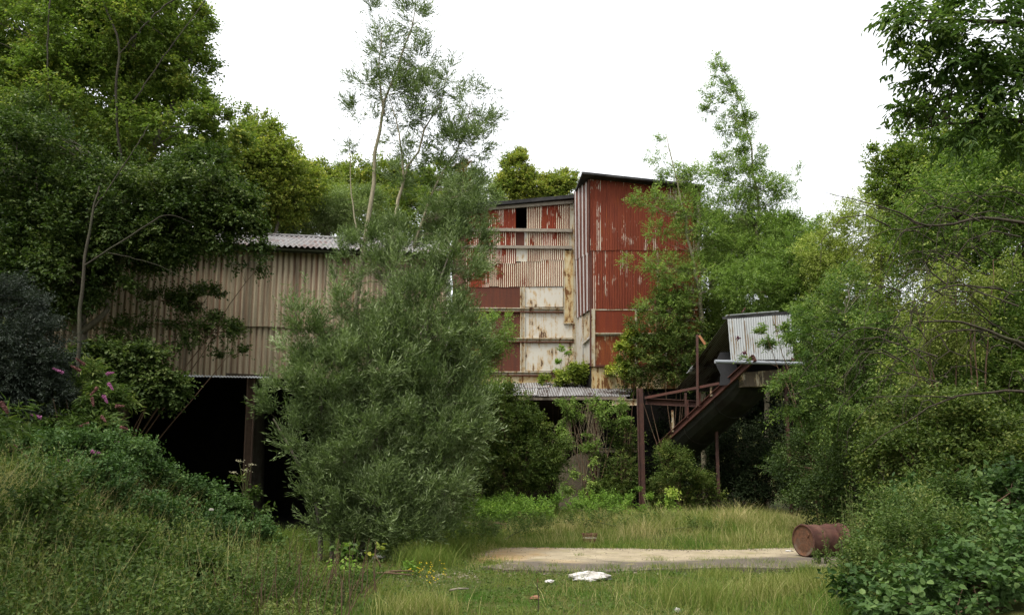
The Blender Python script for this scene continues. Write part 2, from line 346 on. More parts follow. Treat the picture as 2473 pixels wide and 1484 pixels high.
# ------------------------------------------------------------------ foliage
def unit(a): return a / (np.linalg.norm(a, axis=-1, keepdims=True) + 1e-9)
UP = np.array([0, 0, 1.0])
def leaves(pos, axis, slen, nl, ll, lw, tint, ang=55, droop=.25, upb=1.0, big=False, jit=.12, lj=.3, pair=False, curl=.12):
    """leaves set along short sprays; returns vertices, faces, tint per face"""
    n = len(pos); axis = unit(axis)
    i = np.arange(nl)
    t = ((i // 2 * 2 if pair else i) + .5 + (0 if pair else rng.uniform(-.5, .5, (n, nl)))) / nl * np.ones((n, nl))
    side = np.cross(axis, UP) + rng.normal(0, .25, (n, 3)); side = unit(side)
    third = unit(np.cross(side, axis))
    sg = np.where(i % 2 == 0, 1.0, -1.0)[None, :, None]
    roll = rng.normal(0, .55 if not big else .3, (n, nl, 1))
    sv = side[:, None, :] * sg * np.cos(roll) + third[:, None, :] * np.sin(roll)
    a = R(ang) * rng.uniform(.7, 1.25, (n, nl, 1))
    ld = axis[:, None, :] * np.cos(a) + sv * np.sin(a) + rng.normal(0, .12, (n, nl, 3)); ld[..., 2] -= droop
    ld = unit(ld)
    b = pos[:, None, :] + axis[:, None, :] * (slen[:, None] * t)[..., None]
    b[..., 2] -= (slen[:, None] * t ** 2) * droop * .5
    b = b + rng.normal(0, jit, (n, nl, 3)) * slen[:, None, None] * .3
    nn = UP * upb + rng.normal(0, .55, (n, nl, 3)); nn -= ld * (nn * ld).sum(-1, keepdims=True); nn = unit(nn)
    s = np.cross(ld, nn)
    le = ll * rng.uniform(1 - lj, 1 + lj, (n, nl, 1)); wi = lw * rng.uniform(1 - lj * .6, 1 + lj * .6, (n, nl, 1)) * .5
    tt = np.clip(tint[:, None] + rng.normal(0, .16, (n, nl)), 0, 1)
    if big:
        v = np.stack([b, b + ld * le * .28 + s * wi * .95 + nn * wi * .25, b + ld * le * .68 + s * wi * .8 + nn * wi * .12, b + ld * le - nn * le * curl,
                      b + ld * le * .68 - s * wi * .8 + nn * wi * .12, b + ld * le * .28 - s * wi * .95 + nn * wi * .25], 2).reshape(-1, 3)
        o = (np.arange(n * nl) * 6)[:, None]
        f = np.stack([o + [0, 1, 2, 3], o + [0, 3, 4, 5]], 1).reshape(-1, 4); tt = np.repeat(tt.ravel(), 2)
    else:
        v = np.stack([b, b + ld * le * .45 + s * wi, b + ld * le - nn * le * curl, b + ld * le * .45 - s * wi], 2).reshape(-1, 3)
        f = np.arange(n * nl * 4).reshape(-1, 4); tt = tt.ravel()
    return v, f, tt
def cat3(parts):
    V, Fa, T = [], [], []; n = 0
    for v, f, t in parts: V.append(v); Fa.append(f + n); T.append(t); n += len(v)
    return np.concatenate(V), np.concatenate(Fa), np.concatenate(T)
def lobes_px(ls, depth=None):
    """(px, py, Y, rpx, rpy[, rY][, weight]) -> centre, radii, weight"""
    out = []
    for l in ls:
        px, py, Y, rx, ry = l[:5]; s = Y / F
        rd = l[5] if len(l) > 5 and l[5] else min(rx, ry) * s * 1.0
        out.append((P(px, py, Y), np.array([rx * s, rd, ry * s]), l[6] if len(l) > 6 else 1.0))
    return out
def crown(lobes, n_spray, per_clump=26, inner=.45, up=.35, out=.7, clump=.28):
    """sprays grouped in clumps inside each lobe: positions, directions, tint, clump centres"""
    wts = np.array([(l[1][0] * l[1][2] + l[1][1] * (l[1][0] + l[1][2]) * .5) * l[2] for l in lobes]); wts /= wts.sum()
    PO, AX, TI, CC = [], [], [], []
    for (c, r, _), wt in zip(lobes, wts):
        ns = max(3, int(n_spray * wt)); nc = max(2, ns // per_clump)
        d = unit(rng.normal(0, 1, (nc, 3))); rad = rng.uniform(inner ** 3, 1, (nc, 1)) ** (1 / 3)
        cc = c + d * rad * r * .92 * np.where(rng.uniform(0, 1, (nc, 1)) < .14, rng.uniform(1.05, 1.28, (nc, 1)), 1.0)
        cr = clump * r.mean() * rng.uniform(.6, 1.35, (nc, 1))
        pw = rng.uniform(.25, 1, nc) ** 1.2; k = rng.choice(nc, ns, p=pw / pw.sum())
        q = unit(rng.normal(0, 1, (ns, 3))) * rng.uniform(0, 1, (ns, 1)) ** .45
        pos = cc[k] + q * cr[k] * np.array([1, 1, .62])
        ax = unit(unit((pos - c) / r) * out + q * .5 + rng.normal(0, .35, (ns, 3)) + UP * up)
        ct = rng.normal(.42, .13, nc)
        PO.append(pos); AX.append(ax); TI.append(ct[k] + rng.normal(0, .08, ns)); CC.append(cc)
    return np.concatenate(PO), np.concatenate(AX), np.concatenate(TI), np.concatenate(CC)
def poly_world(pl):
    pts = np.array([P(a[0], a[1], a[2]) for a in pl]); rad = np.array([a[3] for a in pl])
    return pts, rad
def smooth_poly(pts, rad, k=14):
    t = np.linspace(0, 1, len(pts)); u = np.linspace(0, 1, k)
    if len(pts) > 2:
        out = []
        for s in u:                                        # Catmull-Rom
            x = s * (len(pts) - 1); i = min(int(x), len(pts) - 2); f = x - i
            p0, p1, p2, p3 = pts[max(i - 1, 0)], pts[i], pts[i + 1], pts[min(i + 2, len(pts) - 1)]
            out.append(.5 * ((2 * p1) + (-p0 + p2) * f + (2 * p0 - 5 * p1 + 4 * p2 - p3) * f * f + (-p0 + 3 * p1 - 3 * p2 + p3) * f ** 3))
        out = np.array(out)
    else: out = np.array([pts[0] * (1 - s) + pts[1] * s for s in u])
    out[1:-1] += rng.normal(0, .012, (k - 2, 3)) * np.linalg.norm(pts[-1] - pts[0]) * .25
    return out, np.interp(u, t, rad)
def limb_mesh(polys, targets, maxb=160, r0=.035, sag=.15):
    """trunks as tubes, and thin branches from them to the clumps"""
    tp, tr = [], []
    for pts, rad in polys:
        a, b = smooth_poly(pts, rad); tp.append(a); tr.append(b)
    v1, f1 = tube_np(np.array(tp), np.array(tr), 8)
    allp = np.concatenate(tp); allr = np.concatenate(tr)
    if targets is not None and len(targets):
        if len(targets) > maxb: targets = targets[rng.choice(len(targets), maxb, replace=False)]
        d = targets[:, None, :] - allp[None]; ds = np.linalg.norm(d, axis=2) + np.maximum(0, -d[..., 2] + .15 * np.linalg.norm(d[..., :2], axis=2)) * 1.6
        j = ds.argmin(1); a = allp[j]; c = targets; dist = np.linalg.norm(c - a, axis=1, keepdims=True)
        m = (a + c) / 2 + np.array([0, 0, 1]) * dist * rng.uniform(-.05, sag, (len(a), 1)) + rng.normal(0, .06, a.shape) * dist
        u = np.linspace(0, 1, 7)[None, :, None]
        pts = a[:, None] * (1 - u) ** 2 + m[:, None] * 2 * u * (1 - u) + c[:, None] * u ** 2
        pts[:, 1:-1] += rng.normal(0, .02, (len(a), 5, 3)) * dist[:, :, None]
        rr = np.minimum(allr[j] * .6, r0 * (.35 + .25 * dist[:, 0]))
        rad = rr[:, None] * np.linspace(1, .22, 7)[None, :]
        v2, f2 = tube_np(pts, rad, 5)
        return np.concatenate([v1, v2]), np.concatenate([f1, f2 + len(v1)])
    return v1, f1
def plant(name, label, cat, lobes, trunks, n_spray, nl, ll, lw, leaf, bark, slen=.3, group=None, part=('trunk', 'crown'), maxb=140, r0=.03,
          world_trunks=None, limbs=(), limb_name='branch', **kw):
    ck = {k: kw.pop(k) for k in ('per_clump', 'inner', 'up', 'out', 'clump') if k in kw}
    tint_shift = kw.pop('shift', 0.0)
    polys = [poly_world(t) for t in trunks]
    for t, (pp, _) in zip(trunks, polys):
        if t[0][1] > 1100: pp[0, 2] = float(height(pp[0, 0], pp[0, 1])) - .15      # trunks stand in the ground
    polys += list(world_trunks or [])
    lp = lobes_px(lobes) if lobes and not isinstance(lobes[0][0], np.ndarray) else lobes
    root = thing(name, label, cat, polys[0][0][0], group)
    pos, ax, ti, cc = crown(lp, n_spray, **ck)
    v, f = limb_mesh(polys, cc, maxb, r0)
    mk(part[0], v, f, bark, root, smooth=True)
    sl = slen * rng.uniform(.6, 1.3, len(pos))
    v, f, t = leaves(pos, ax, sl, nl, ll, lw, ti + tint_shift, **kw)
    mk(part[1], v, f, leaf, root, face_attr={'tint': t})
    for l in limbs:
        a, b = smooth_poly(*poly_world(l), k=18); v, f = tube_np(a[None], b[None], 7); mk(limb_name, v, f, bark, root, smooth=True)
    return root

# ------------------------------------------------------------------ the ground
def sm(a, b, x): t = np.clip((x - a) / (b - a), 0, 1); return t * t * (3 - 2 * t)
def height(x, y):
    x = np.asarray(x, float); y = np.asarray(y, float)
    h = .035 * np.sin(x * 1.3 + y * .7) * np.sin(y * .9 - x * .4)
    bank = 1.15 * sm(-3.6, -7.4, x) * sm(3.0, 8.0, y) * (1 - sm(13.5, 18.0, y))
    rb = .45 * sm(2.6, 5.2, x) * sm(3.0, 6.0, y) * (1 - sm(9.5, 12.5, y))
    hill = 11 * sm(44, 90, y) + 7 * sm(17, 45, np.abs(x)) * sm(-10, 14, y)
    hump = .22 * np.exp(-((x - 5.0) / 2.6) ** 2 - ((y - 21.5) / 2.3) ** 2)
    return h + bank + rb + hill + hump
def axis_steps(lo, hi, c0, c1, fine, coarse):
    a = list(np.arange(c0, c1, fine)); x = c0; st = fine
    left = []
    while x > lo: st = min(st * 1.25, coarse); x -= st; left.append(x)
    right = []; x = c1; st = fine
    while x < hi: right.append(x); st = min(st * 1.25, coarse); x += st
    return np.array(left[::-1] + a + right + [hi])
gx = axis_steps(-260, 260, -11, 12, .3, 18); gy = axis_steps(-60, 420, 2, 36, .3, 18)
X, Y = np.meshgrid(gx, gy); Z = height(X, Y)
nx, ny = len(gx), len(gy); i, j = np.meshgrid(np.arange(nx - 1), np.arange(ny - 1)); o = (j * nx + i).ravel()
tag(mk('ground', np.stack([X, Y, Z], -1).reshape(-1, 3), np.stack([o, o + 1, o + nx + 1, o + nx], 1), M['ground'], smooth=True), kind='structure')
# concrete slab with a ragged edge
SL = [(1132, 1341), (1165, 1330), (1215, 1324), (1300, 1323), (1420, 1325), (1530, 1326), (1640, 1329), (1760, 1329), (1880, 1325), (2010, 1322), (2120, 1324),
      (2130, 1352), (2060, 1366), (1980, 1372), (1900, 1374), (1800, 1372), (1690, 1374), (1590, 1377), (1500, 1381), (1400, 1382), (1290, 1379), (1215, 1377), (1160, 1371), (1215, 1360), (1165, 1352)]
slw = np.array([G(a, b, .03)[:2] for a, b in SL])
rag = []
for k in range(len(slw)):
    a, b = slw[k], slw[(k + 1) % len(slw)]
    m_ = max(1, int(np.linalg.norm(b - a) / .22))
    for q in range(m_): rag.append(a + (b - a) * q / m_ + rng.normal(0, .045, 2))
rag = np.array(rag)
def inside(pts, poly):
    r = np.zeros(len(pts), bool); j = len(poly) - 1
    for i in range(len(poly)):
        c = ((poly[i, 1] > pts[:, 1]) != (poly[j, 1] > pts[:, 1])) & (pts[:, 0] < (poly[j, 0] - poly[i, 0]) * (pts[:, 1] - poly[i, 1]) / (poly[j, 1] - poly[i, 1] + 1e-12) + poly[i, 0])
        r ^= c; j = i
    return r
n = len(rag)
sl_o = mk('concrete_slab', [(a, b, .052) for a, b in rag] + [(a, b, -.06) for a, b in rag], [tuple(range(n))] + [(k + n, (k + 1) % n + n, (k + 1) % n, k) for k in range(n)], M['slab'])
tag(sl_o, kind='structure')
import bmesh
bm = bmesh.new(); bm.from_mesh(sl_o.data); bmesh.ops.triangulate(bm, faces=[f for f in bm.faces if len(f.verts) > 4]); bmesh.ops.recalc_face_normals(bm, faces=bm.faces); bm.to_mesh(sl_o.data); bm.free()

# ------------------------------------------------------------------ wall sheets and plates
def slab(plane, q, th, mat, name, parent, off=0.0):
    """q: picture corners TL, TR, BR, BL on the plane moved out by off; th: thickness towards the wall"""
    pl = plane.off(off); c = [pl.at(*a) for a in q]; b = [x - plane.n * th for x in c]
    uv = [((x - np.r_[plane.pt, 0]) @ plane.dir, x[2]) for x in c]
    m = MB(); m.hexa(c, b, uv + uv)
    return m.build(name, mat, parent)
def corr3(c, pitch, amp, mat, name, parent, nrm, uvo=(0, 0), rag=0.0, nv=3, trap=False):
    """corrugated sheet between TL, TR, BR, BL; waves across, two skins 2 mm apart"""
    TL, TR, BR, BL = [np.array(a, float) for a in c]
    wd = max(np.linalg.norm(TR - TL), np.linalg.norm(BR - BL)); nu = int(wd / pitch * 8) + 2
    u = np.linspace(0, 1, nu)[None, :, None]; v = np.linspace(0, 1, nv)[:, None, None]
    g = (TL * (1 - u) + TR * u) * (1 - v) + (BL * (1 - u) + BR * u) * v
    s = np.sin(u * wd * 2 * math.pi / pitch)
    if trap: s = np.clip(s * 2.4, -1, 1)
    jag = np.repeat(rng.normal(0, rag, (1, nu // 40 + 2, 1)), 40, axis=1)[:, :nu] if rag else 0
    g = g + nrm * (amp * s)
    dn = unit(BL - TL)
    if rag: g[-1:] = g[-1:] + dn * jag
    warp = rng.normal(0, .006, (nv, nu // 30 + 2, 1)).repeat(30, axis=1)[:, :nu]; g = g + nrm * warp * .5
    uvv = np.stack([np.broadcast_to(u[..., 0] * wd, (nv, nu)) + uvo[0], np.broadcast_to((1 - v[..., 0]) * np.linalg.norm(TL - BL), (nv, nu)) + uvo[1]], -1).reshape(-1, 2)
    a = g.reshape(-1, 3); b = (g - nrm * .003).reshape(-1, 3); N = len(a)
    i, j = np.meshgrid(np.arange(nu - 1), np.arange(nv - 1)); o = (j * nu + i).ravel()
    f = np.stack([o, o + nu, o + nu + 1, o + 1], 1); f2 = f[:, ::-1] + N
    k = np.arange(nu - 1); low = (nv - 1) * nu
    rim = np.concatenate([np.stack([k, k + 1, k + 1 + N, k + N], 1), np.stack([low + k + 1, low + k, low + k + N, low + k + 1 + N], 1)])
    return mk(name, np.concatenate([a, b]), np.concatenate([f, f2, rim]), mat, parent, smooth=False, uv=np.concatenate([uvv, uvv]))
def corr(plane, q, mat, parent, off=0.0, pitch=.076, amp=.010, name='corrugated_sheet', rag=0.0, seed=None, **kw):
    pl = plane.off(off)
    uvo = (rng.uniform(0, 60) // pitch * pitch, rng.uniform(0, 60)) if seed is None else seed
    return corr3([pl.at(*a) for a in q], pitch, amp, mat, name, parent, plane.n, uvo, rag, **kw)
def rect(x0, y0, x1, y1, tl=0, bl=0): return [(x0, y0), (x1, y0 + tl), (x1, y1 + bl), (x0, y1)]

# ------------------------------------------------------------------ the long shed
SP0 = Plane(P(600, 900, 21.0), 10)
shed = thing('shed', 'long shed clad in beige corrugated fibre cement above a black opening', 'shed', np.r_[SP0.at(600, 900)[:2], 0])
zt = SP0.at(600, 606)[2]; zm = SP0.at(600, 782)[2]; zb = SP0.at(600, 910)[2]
def on_shed(px, z, off=0.0):
    p = SP0.off(off).at(px, 900); return np.array([p[0], p[1], z])
LX, RX = 60, 1078
for (a, b) in ((LX, 330), (330, 545), (545, 780), (780, 930), (930, RX)):
    o = .012 if a in (330, 780) else 0
    u0 = round(np.linalg.norm(on_shed(a, 0) - on_shed(LX, 0)) / .146) * .146
    corr3([on_shed(a, zt, o + .02), on_shed(b, zt, o + .02), on_shed(b, zm - .06, o + .03), on_shed(a, zm - .06, o + .03)], .146, .024, M['fibre'], 'wall_sheet', shed, SP0.n, (u0, 4), .004)
    corr3([on_shed(a, zm + .05, o - .03), on_shed(b, zm + .05, o - .03), on_shed(b, zb, o - .01), on_shed(a, zb, o - .01)], .146, .024, M['fibre'], 'wall_sheet', shed, SP0.n, (u0, 1), .012)
m = MB(); m.bar(on_shed(LX, zb + .1, -.12), on_shed(RX, zb + .1, -.12), .14, .2); m.build('lintel', M['timberdark'], shed)
# small strip of iron hanging under the wall
corr3([on_shed(425, zb + .0, .25), on_shed(655, zb - .01, .25), on_shed(655, zb - .05, .33), on_shed(425, zb - .05, .33)], .076, .009, M['zinc'], 'eave_strip', shed, np.array([0, 0, 1.0]), (0, 0))
slab(SP0, [(545, 900), (660, 905), (660, 913), (545, 909)], .03, M['timberdark'], 'batten', shed, .16)
m = MB(); m.bar(on_shed(RX + 3, zt, .02), on_shed(RX + 3, zb - .05, .02), .10, .05); m.build('corner_strip', M['greypost'], shed)
back = -SP0.n
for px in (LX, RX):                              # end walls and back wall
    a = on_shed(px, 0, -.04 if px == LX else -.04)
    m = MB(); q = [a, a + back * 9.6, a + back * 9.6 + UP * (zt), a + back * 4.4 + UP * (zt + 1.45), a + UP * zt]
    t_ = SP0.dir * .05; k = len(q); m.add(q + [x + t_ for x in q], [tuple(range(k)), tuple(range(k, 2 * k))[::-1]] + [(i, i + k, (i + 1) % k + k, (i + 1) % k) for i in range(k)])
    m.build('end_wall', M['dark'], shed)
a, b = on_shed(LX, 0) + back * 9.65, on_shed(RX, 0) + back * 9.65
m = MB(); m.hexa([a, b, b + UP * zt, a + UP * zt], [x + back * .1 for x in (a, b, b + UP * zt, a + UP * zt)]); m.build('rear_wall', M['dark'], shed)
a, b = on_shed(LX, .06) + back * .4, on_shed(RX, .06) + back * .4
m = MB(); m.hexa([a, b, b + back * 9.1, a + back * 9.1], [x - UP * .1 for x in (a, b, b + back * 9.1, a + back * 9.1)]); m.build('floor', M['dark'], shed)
ea, eb = on_shed(LX - 10, zt + .10, .30), on_shed(RX + 6, zt + .10, .30)
ra, rb_ = ea + back * 4.3 + UP * 1.46, eb + back * 4.3 + UP * 1.46
rn = unit(np.cross(eb - ea, ra - ea)); rn = rn if rn[2] > 0 else -rn
corr3([ra, rb_, eb, ea], .146, .026, M['roof'], 'roof', shed, rn, (3, 3), .01)
rn2 = np.array([-rn[0], -rn[1], rn[2]])
corr3([ra, rb_, rb_ + back * 5.6 - UP * 1.7, ra + back * 5.6 - UP * 1.7], .146, .026, M['roof'], 'roof', shed, rn2, (9, 3))
m = MB(); m.tube([ra + UP * .03, rb_ + UP * .03], [.045, .045], 8); m.build('ridge_cap', M['roof'], shed)
m = MB()                                        # mossy half-round gutter
gu = []
for k in range(7):
    an = math.pi + math.pi * k / 6; gu.append((math.cos(an) * .08, math.sin(an) * .08))
ga, gb = on_shed(LX, zt + .045, .24), on_shed(RX, zt + .02, .24)
v = [p + SP0.n * x + UP * y for p in (ga, gb) for x, y in gu] + [p + SP0.n * x * .9 + UP * (y * .9) for p in (ga, gb) for x, y in gu]
f = [(k, k + 1, k + 8, k + 7) for k in range(6)] + [(k + 14, k + 21, k + 22, k + 15) for k in range(6)]
m.add(v, f); m.build('gutter', rough('mossy_gutter', (.018, .018, .012), (.035, .04, .02), 20, .95), shed)
for px in (608, 905):
    p = on_shed(px, -.1, -.12 - .001 * px / 600); m = MB(); m.ibeam(p, p + UP * (zb + .08), .19, .19, .022, SP0.dir); m.build('post', M['timberdark'] if px == 905 else rough('shed_post_rust', (.06, .04, .028), (.10, .065, .045), 8, .9), shed)

# ------------------------------------------------------------------ the tall mill
WP = Plane(P(1385, 700, 37.5), 9)                # wing facade
TP = Plane(P(1425, 600, 35.5), 11)               # tower facade
def zx(a, b): return (1091.1 + a * .38817, 378.9 + b * .38817)
mill = thing('mill_building', 'tall derelict mill tower clad in rusty red corrugated iron with cream plated wing', 'industrial building', np.r_[WP.at(1300, 900)[:2], 0])
def zq(x0, y0, x1, y1, y0r=None, y1r=None): return [zx(x0, y0), zx(x1, y0 if y0r is None else y0r), zx(x1, y1 if y1r is None else y1r), zx(x0, y1)]
A_ = (WP, mill)
# wing: iron rows
def C(q, mat, off=.0, rag=.01): return corr(WP, q, M[mat], mill, off, rag=rag, pitch=.09)
C(zq(88, 318, 232, 450, 306, 452), 'red', .03); C(zq(232, 306, 398, 447, 292, 447), 'red2', .04)
C(zq(467, 290, 556, 452, 282, 452), 'redcream', .04); C(zq(556, 282, 650, 455, 274, 455), 'red2', .03); C(zq(650, 274, 732, 455, 268, 455), 'redcream', .045)
C(zq(88, 462, 235, 560), 'red2', .03); C(zq(235, 462, 398, 556), 'red2', .035); C(zq(467, 462, 560, 560), 'redcream', .04); C(zq(560, 462, 655, 560), 'red2', .03); C(zq(655, 462, 732, 560), 'redcream', .045)
C(zq(88, 566, 230, 672), 'red2', .03); C(zq(230, 566, 398, 664), 'red2', .045); C(zq(467, 568, 560, 650), 'redcream', .05); C(zq(560, 568, 697, 642), 'cream', .055)
C(zq(88, 664, 235, 808), 'red2', .02); C(zq(235, 658, 430, 806), 'redcream', .025, .014); C(zq(430, 642, 520, 806), 'redcream', .03); C(zq(520, 638, 697, 804), 'cream', .035)
slab(WP, zq(452, 462, 466, 566), .02, M['greypost'], 'panel', mill, .02)
slab(WP, zq(400, 462, 452, 556), .02, M['panelrust'], 'panel', mill, .015)
slab(WP, zq(400, 566, 467, 650), .02, M['panel'], 'panel', mill, .03)
# wing: plates
slab(WP, zq(88, 808, 425, 936), .03, M['panelrust'], 'panel', mill, .0)
slab(WP, zq(455, 808, 692, 932), .03, M['panel'], 'panel', mill, .0)
slab(WP, zq(88, 962, 425, 1126), .03, M['panelrust'], 'panel', mill, .0)
slab(WP, zq(455, 962, 757, 1124), .03, M['panel'], 'panel', mill, .0)
slab(WP, zq(88, 1150, 425, 1334), .03, M['panelrust'], 'panel', mill, .0)
slab(WP, zq(455, 1150, 757, 1330), .03, M['panel'], 'panel', mill, .0)
slab(WP, zq(88, 1358, 760, 1420), .03, M['panelyellow'], 'panel', mill, .0)
slab(WP, zq(702, 582, 757, 1030), .05, M['panelyellow'], 'panel', mill, .07)
slab(WP, zq(697, 572, 703, 1036), .06, M['frame'], 'post', mill, .09)
slab(WP, zq(703, 1030, 760, 1037), .06, M['frame'], 'rail', mill, .09)
for (x0, x1, y0, y1) in ((426, 433, 808, 936), (448, 455, 808, 936), (426, 433, 962, 1124), (448, 455, 962, 1124), (426, 433, 1150, 1332), (448, 455, 1150, 1332)):
    slab(WP, zq(x0, y0, x1, y1), .09, M['frame'], 'post', mill, .07)
for (y0, y1) in ((808, 936), (962, 1124), (1150, 1332)):
    slab(WP, zq(433, y0, 448, y1), .03, M['frame'], 'post', mill, .01)
slab(WP, zq(753, 1150, 762, 1330), .09, M['frame'], 'post', mill, .07)
slab(WP, zq(732, 262, 752, 582), .05, M['frame'], 'post', mill, .03); slab(WP, zq(752, 236, 776, 1300), .12, M['frame'], 'corner_post', mill, .06)
# ledges and rails: a projecting lip above a web
for (y0, y1, xr, dl) in ((934, 962, 695, 5), (1122, 1150, 760, 4), (1330, 1358, 645, 4)):
    slab(WP, zq(88, y0 + 4, xr, y1 - 4, y0 + 4 + dl, y1 - 4 + dl), .06, M['frame'], 'rail', mill, .03)
    slab(WP, zq(88, y0, xr, y0 + 6, y0 + dl, y0 + 6 + dl), .12, M['frame'], 'rail', mill, .13)
    slab(WP, zq(88, y1 - 6, xr, y1, y1 - 6 + dl, y1 + dl), .12, M['panelrust'], 'rail', mill, .10)
slab(WP, zq(88, 440, 750, 459, 447, 466), .10, M['timber'], 'timber_rail', mill, .17)
slab(WP, zq(88, 547, 750, 564, 553, 571), .10, M['timber'], 'timber_rail', mill, .17)
slab(WP, zq(82, 322, 752, 340, 268, 288), .08, M['timber'], 'eaves_beam', mill, .16)
slab(WP, zq(84, 298, 764, 322, 236, 268), .03, M['panelred'], 'panel', mill, .06)
bk = -WP.n
def prism(foot, z0, z1, mat, name, parent):
    k = len(foot); v = [np.r_[a[:2], z0] for a in foot] + [np.r_[a[:2], z] for a, z in zip(foot, z1 if hasattr(z1, '__len__') else [z1] * k)]
    m = MB(); m.add(v, [tuple(range(k))[::-1], tuple(range(k, 2 * k))] + [(i, (i + 1) % k, (i + 1) % k + k, i + k) for i in range(k)]); return m.build(name, mat, parent)
wl, wr = WP.off(-.1).at(*zx(86, 900)), WP.off(-.1).at(*zx(762, 900))
zl, zr = WP.at(*zx(84, 300))[2], WP.at(*zx(764, 236))[2]
tk = WP.dir * .08
prism([wl, wl + tk, wl + tk + bk * 7, wl + bk * 7], 0, [zl - .05] * 4, M['panelrust'], 'side_wall', mill)
prism([wl + bk * 7.02, wr + bk * 7.02, wr + bk * 7.1, wl + bk * 7.1], 0, [zl - .05, zr - .05, zr - .05, zl - .05], M['dark'], 'rear_wall', mill)
prism([wr - tk + bk * .02, wr + bk * .02, wr + bk * 7, wr - tk + bk * 7], 0, zr - .1, M['dark'], 'inner_wall', mill)
prism([wl + tk * 1.2, wr - tk * 1.2, wr - tk * 1.2 + bk * 6.9, wl + tk * 1.2 + bk * 6.9], WP.at(*zx(400, 1345))[2] - .12, WP.at(*zx(400, 1345))[2], M['dark'], 'floor', mill)
r0 = WP.off(.34).at(*zx(74, 296)); r1 = WP.off(.34).at(*zx(768, 232))
m = MB(); v = [r0, r1, r1 + bk * 7.9, r0 + bk * 7.9]; m.hexa([x - UP * .16 + (UP * .0) for x in v], v); m.build('roof', M['roofdark'], mill)
# lower wall behind the canopy
wl2, wr2 = WP.off(-.1).at(1100, 900), WP.off(-.1).at(1400, 900)
prism([wl2, wr2, wr2 + bk * .1, wl2 + bk * .1], 0, WP.at(*zx(400, 1425))[2], rough('dark_brown_boards', (.035, .024, .018), (.055, .038, .028), 4, .95, None, .3, (6, 6, .4)), 'lower_wall', mill)  # dark brown wall with an upright grain
# tower front
TR_ = 1692
def T(q, mat, off=.0, rag=.01): return corr(TP, q, M[mat], mill, off, rag=rag)
def ty(x): return 431 + (x - 1424) * .068          # top edge
edges = [1425, 1467, 1510, 1552, 1596, 1640, 1674]
for k in range(len(edges) - 1):
    a, b = edges[k] - (1 if k else 0), edges[k + 1]
    T([(a, ty(a)), (b, ty(b)), (b, 605), (a, 604)], 'red', .03 + .012 * (k % 2)); T([(a, 600), (b, 601), (b, 746), (a, 747)], 'red', .01 + .012 * (k % 2), .012)
T([(1684, ty(1684)), (1692, ty(1692)), (1692, 560), (1684, 560)], 'red2', .03); T([(1674, 540), (1692, 540), (1692, 746), (1674, 746)], 'red2', .015)
slab(TP, [(1684, 463), (1689, 463), (1689, 620), (1684, 620)], .06, M['timber'], 'post', mill, .14)
def T2(x0, y0, x1, y1, mat, name='panel', off=0, th=.03): return slab(TP, zq(x0, y0, x1, y1), th, M[mat], name, mill, off)
T2(893, 950, 1145, 1094, 'panelred'); T2(893, 1110, 1145, 1294, 'panelorange'); T2(1150, 950, 1330, 1094, 'panelorange'); T2(1150, 1110, 1330, 1294, 'panelred'); T2(1335, 950, 1546, 1094, 'panelred'); T2(1335, 1110, 1546, 1294, 'panelrust')
T2(868, 944, 892, 1300, 'frame', 'corner_post', .08, .1); T2(862, 944, 868.5, 1300, 'girderred', 'post', .10, .1)
T2(893, 1092, 1546, 1100, 'frame', 'rail', .12, .12); T2(893, 1099, 1546, 1111, 'frame', 'rail', .04, .06); T2(893, 1292, 1546, 1304, 'panelrust', 'rail', .10, .1)
T2(893, 946, 1546, 953, 'frame', 'rail', .02, .05); T2(868, 1304, 1546, 1440, 'panelyellow')
for x in (1145, 1330): T2(x - 3, 953, x + 8, 1292, 'frame', 'post', .05, .07)
# tower side (left flank)
nearb = TP.off(.02).at(1424, 600); farb = WP.off(.10).at(1386, 600)
dd = unit(nearb[:2] - farb[:2]); ang = math.degrees(math.atan2(dd[1], dd[0]))
class SidePlane(Plane):
    def __init__(s, pt, d, off=0.0):
        s.dir = np.r_[d, 0]; s.n = np.array([d[1], -d[0], 0]); s.d = d; s.pt = np.array(pt[:2]) + s.n[:2] * off
    def off(s, o): return SidePlane(s.pt, s.d, o)
SD = SidePlane(farb, dd)
tb = -TP.n
def side(q, **k): return corr(SD, q, M['side'], mill, k.pop('off', .0), pitch=.46, amp=.022, trap=True, **k)
prism([nearb - TP.dir * .02, nearb + TP.dir * .10, nearb + TP.dir * .10 + tb * .08, nearb - TP.dir * .02 + tb * .08], TP.at(1425, 745)[2], TP.at(1425, 434)[2], M['girderred'], 'corner_post', mill)
side([(1386.5, 464), (1423.5, 433), (1423.5, 612), (1388, 628)], off=.03, seed=(.1, 1)); side([(1388.5, 624), (1423.5, 608), (1423.5, 747), (1393, 769)], off=.01, seed=(.1, 5))
slab(SD, [zx(776, 1000), zx(812, 978), zx(812, 1290), zx(776, 1300)], .05, M['greypost'], 'panel', mill, -.02)
slab(SD, [zx(816, 976), zx(858, 950), zx(858, 1110), zx(816, 1145)], .03, M['frame'], 'panel', mill, -.08)
slab(SD, [zx(812, 1150), zx(862, 1108), zx(862, 1120), zx(812, 1166)], .08, M['greypost'], 'rail', mill, .02)
slab(SD, [zx(820, 1166), zx(858, 1130), zx(858, 1290), zx(820, 1300)], .03, M['greypost'], 'panel', mill, -.08)
c2 = TP.off(-.08).at(1690, 600); c1 = TP.off(-.08).at(1428, 600)
ztw = TP.at(1424, 431)[2]
prism([c2 - TP.dir * .06, c2, c2 + tb * 7, c2 - TP.dir * .06 + tb * 7], 0, ztw - .1, M['panelrust'], 'side_wall', mill)
prism([farb + bk * 7.2, c2 + tb * 7.05, c2 + tb * 7.13, farb + bk * 7.3], 0, ztw - .1, M['dark'], 'rear_wall', mill)
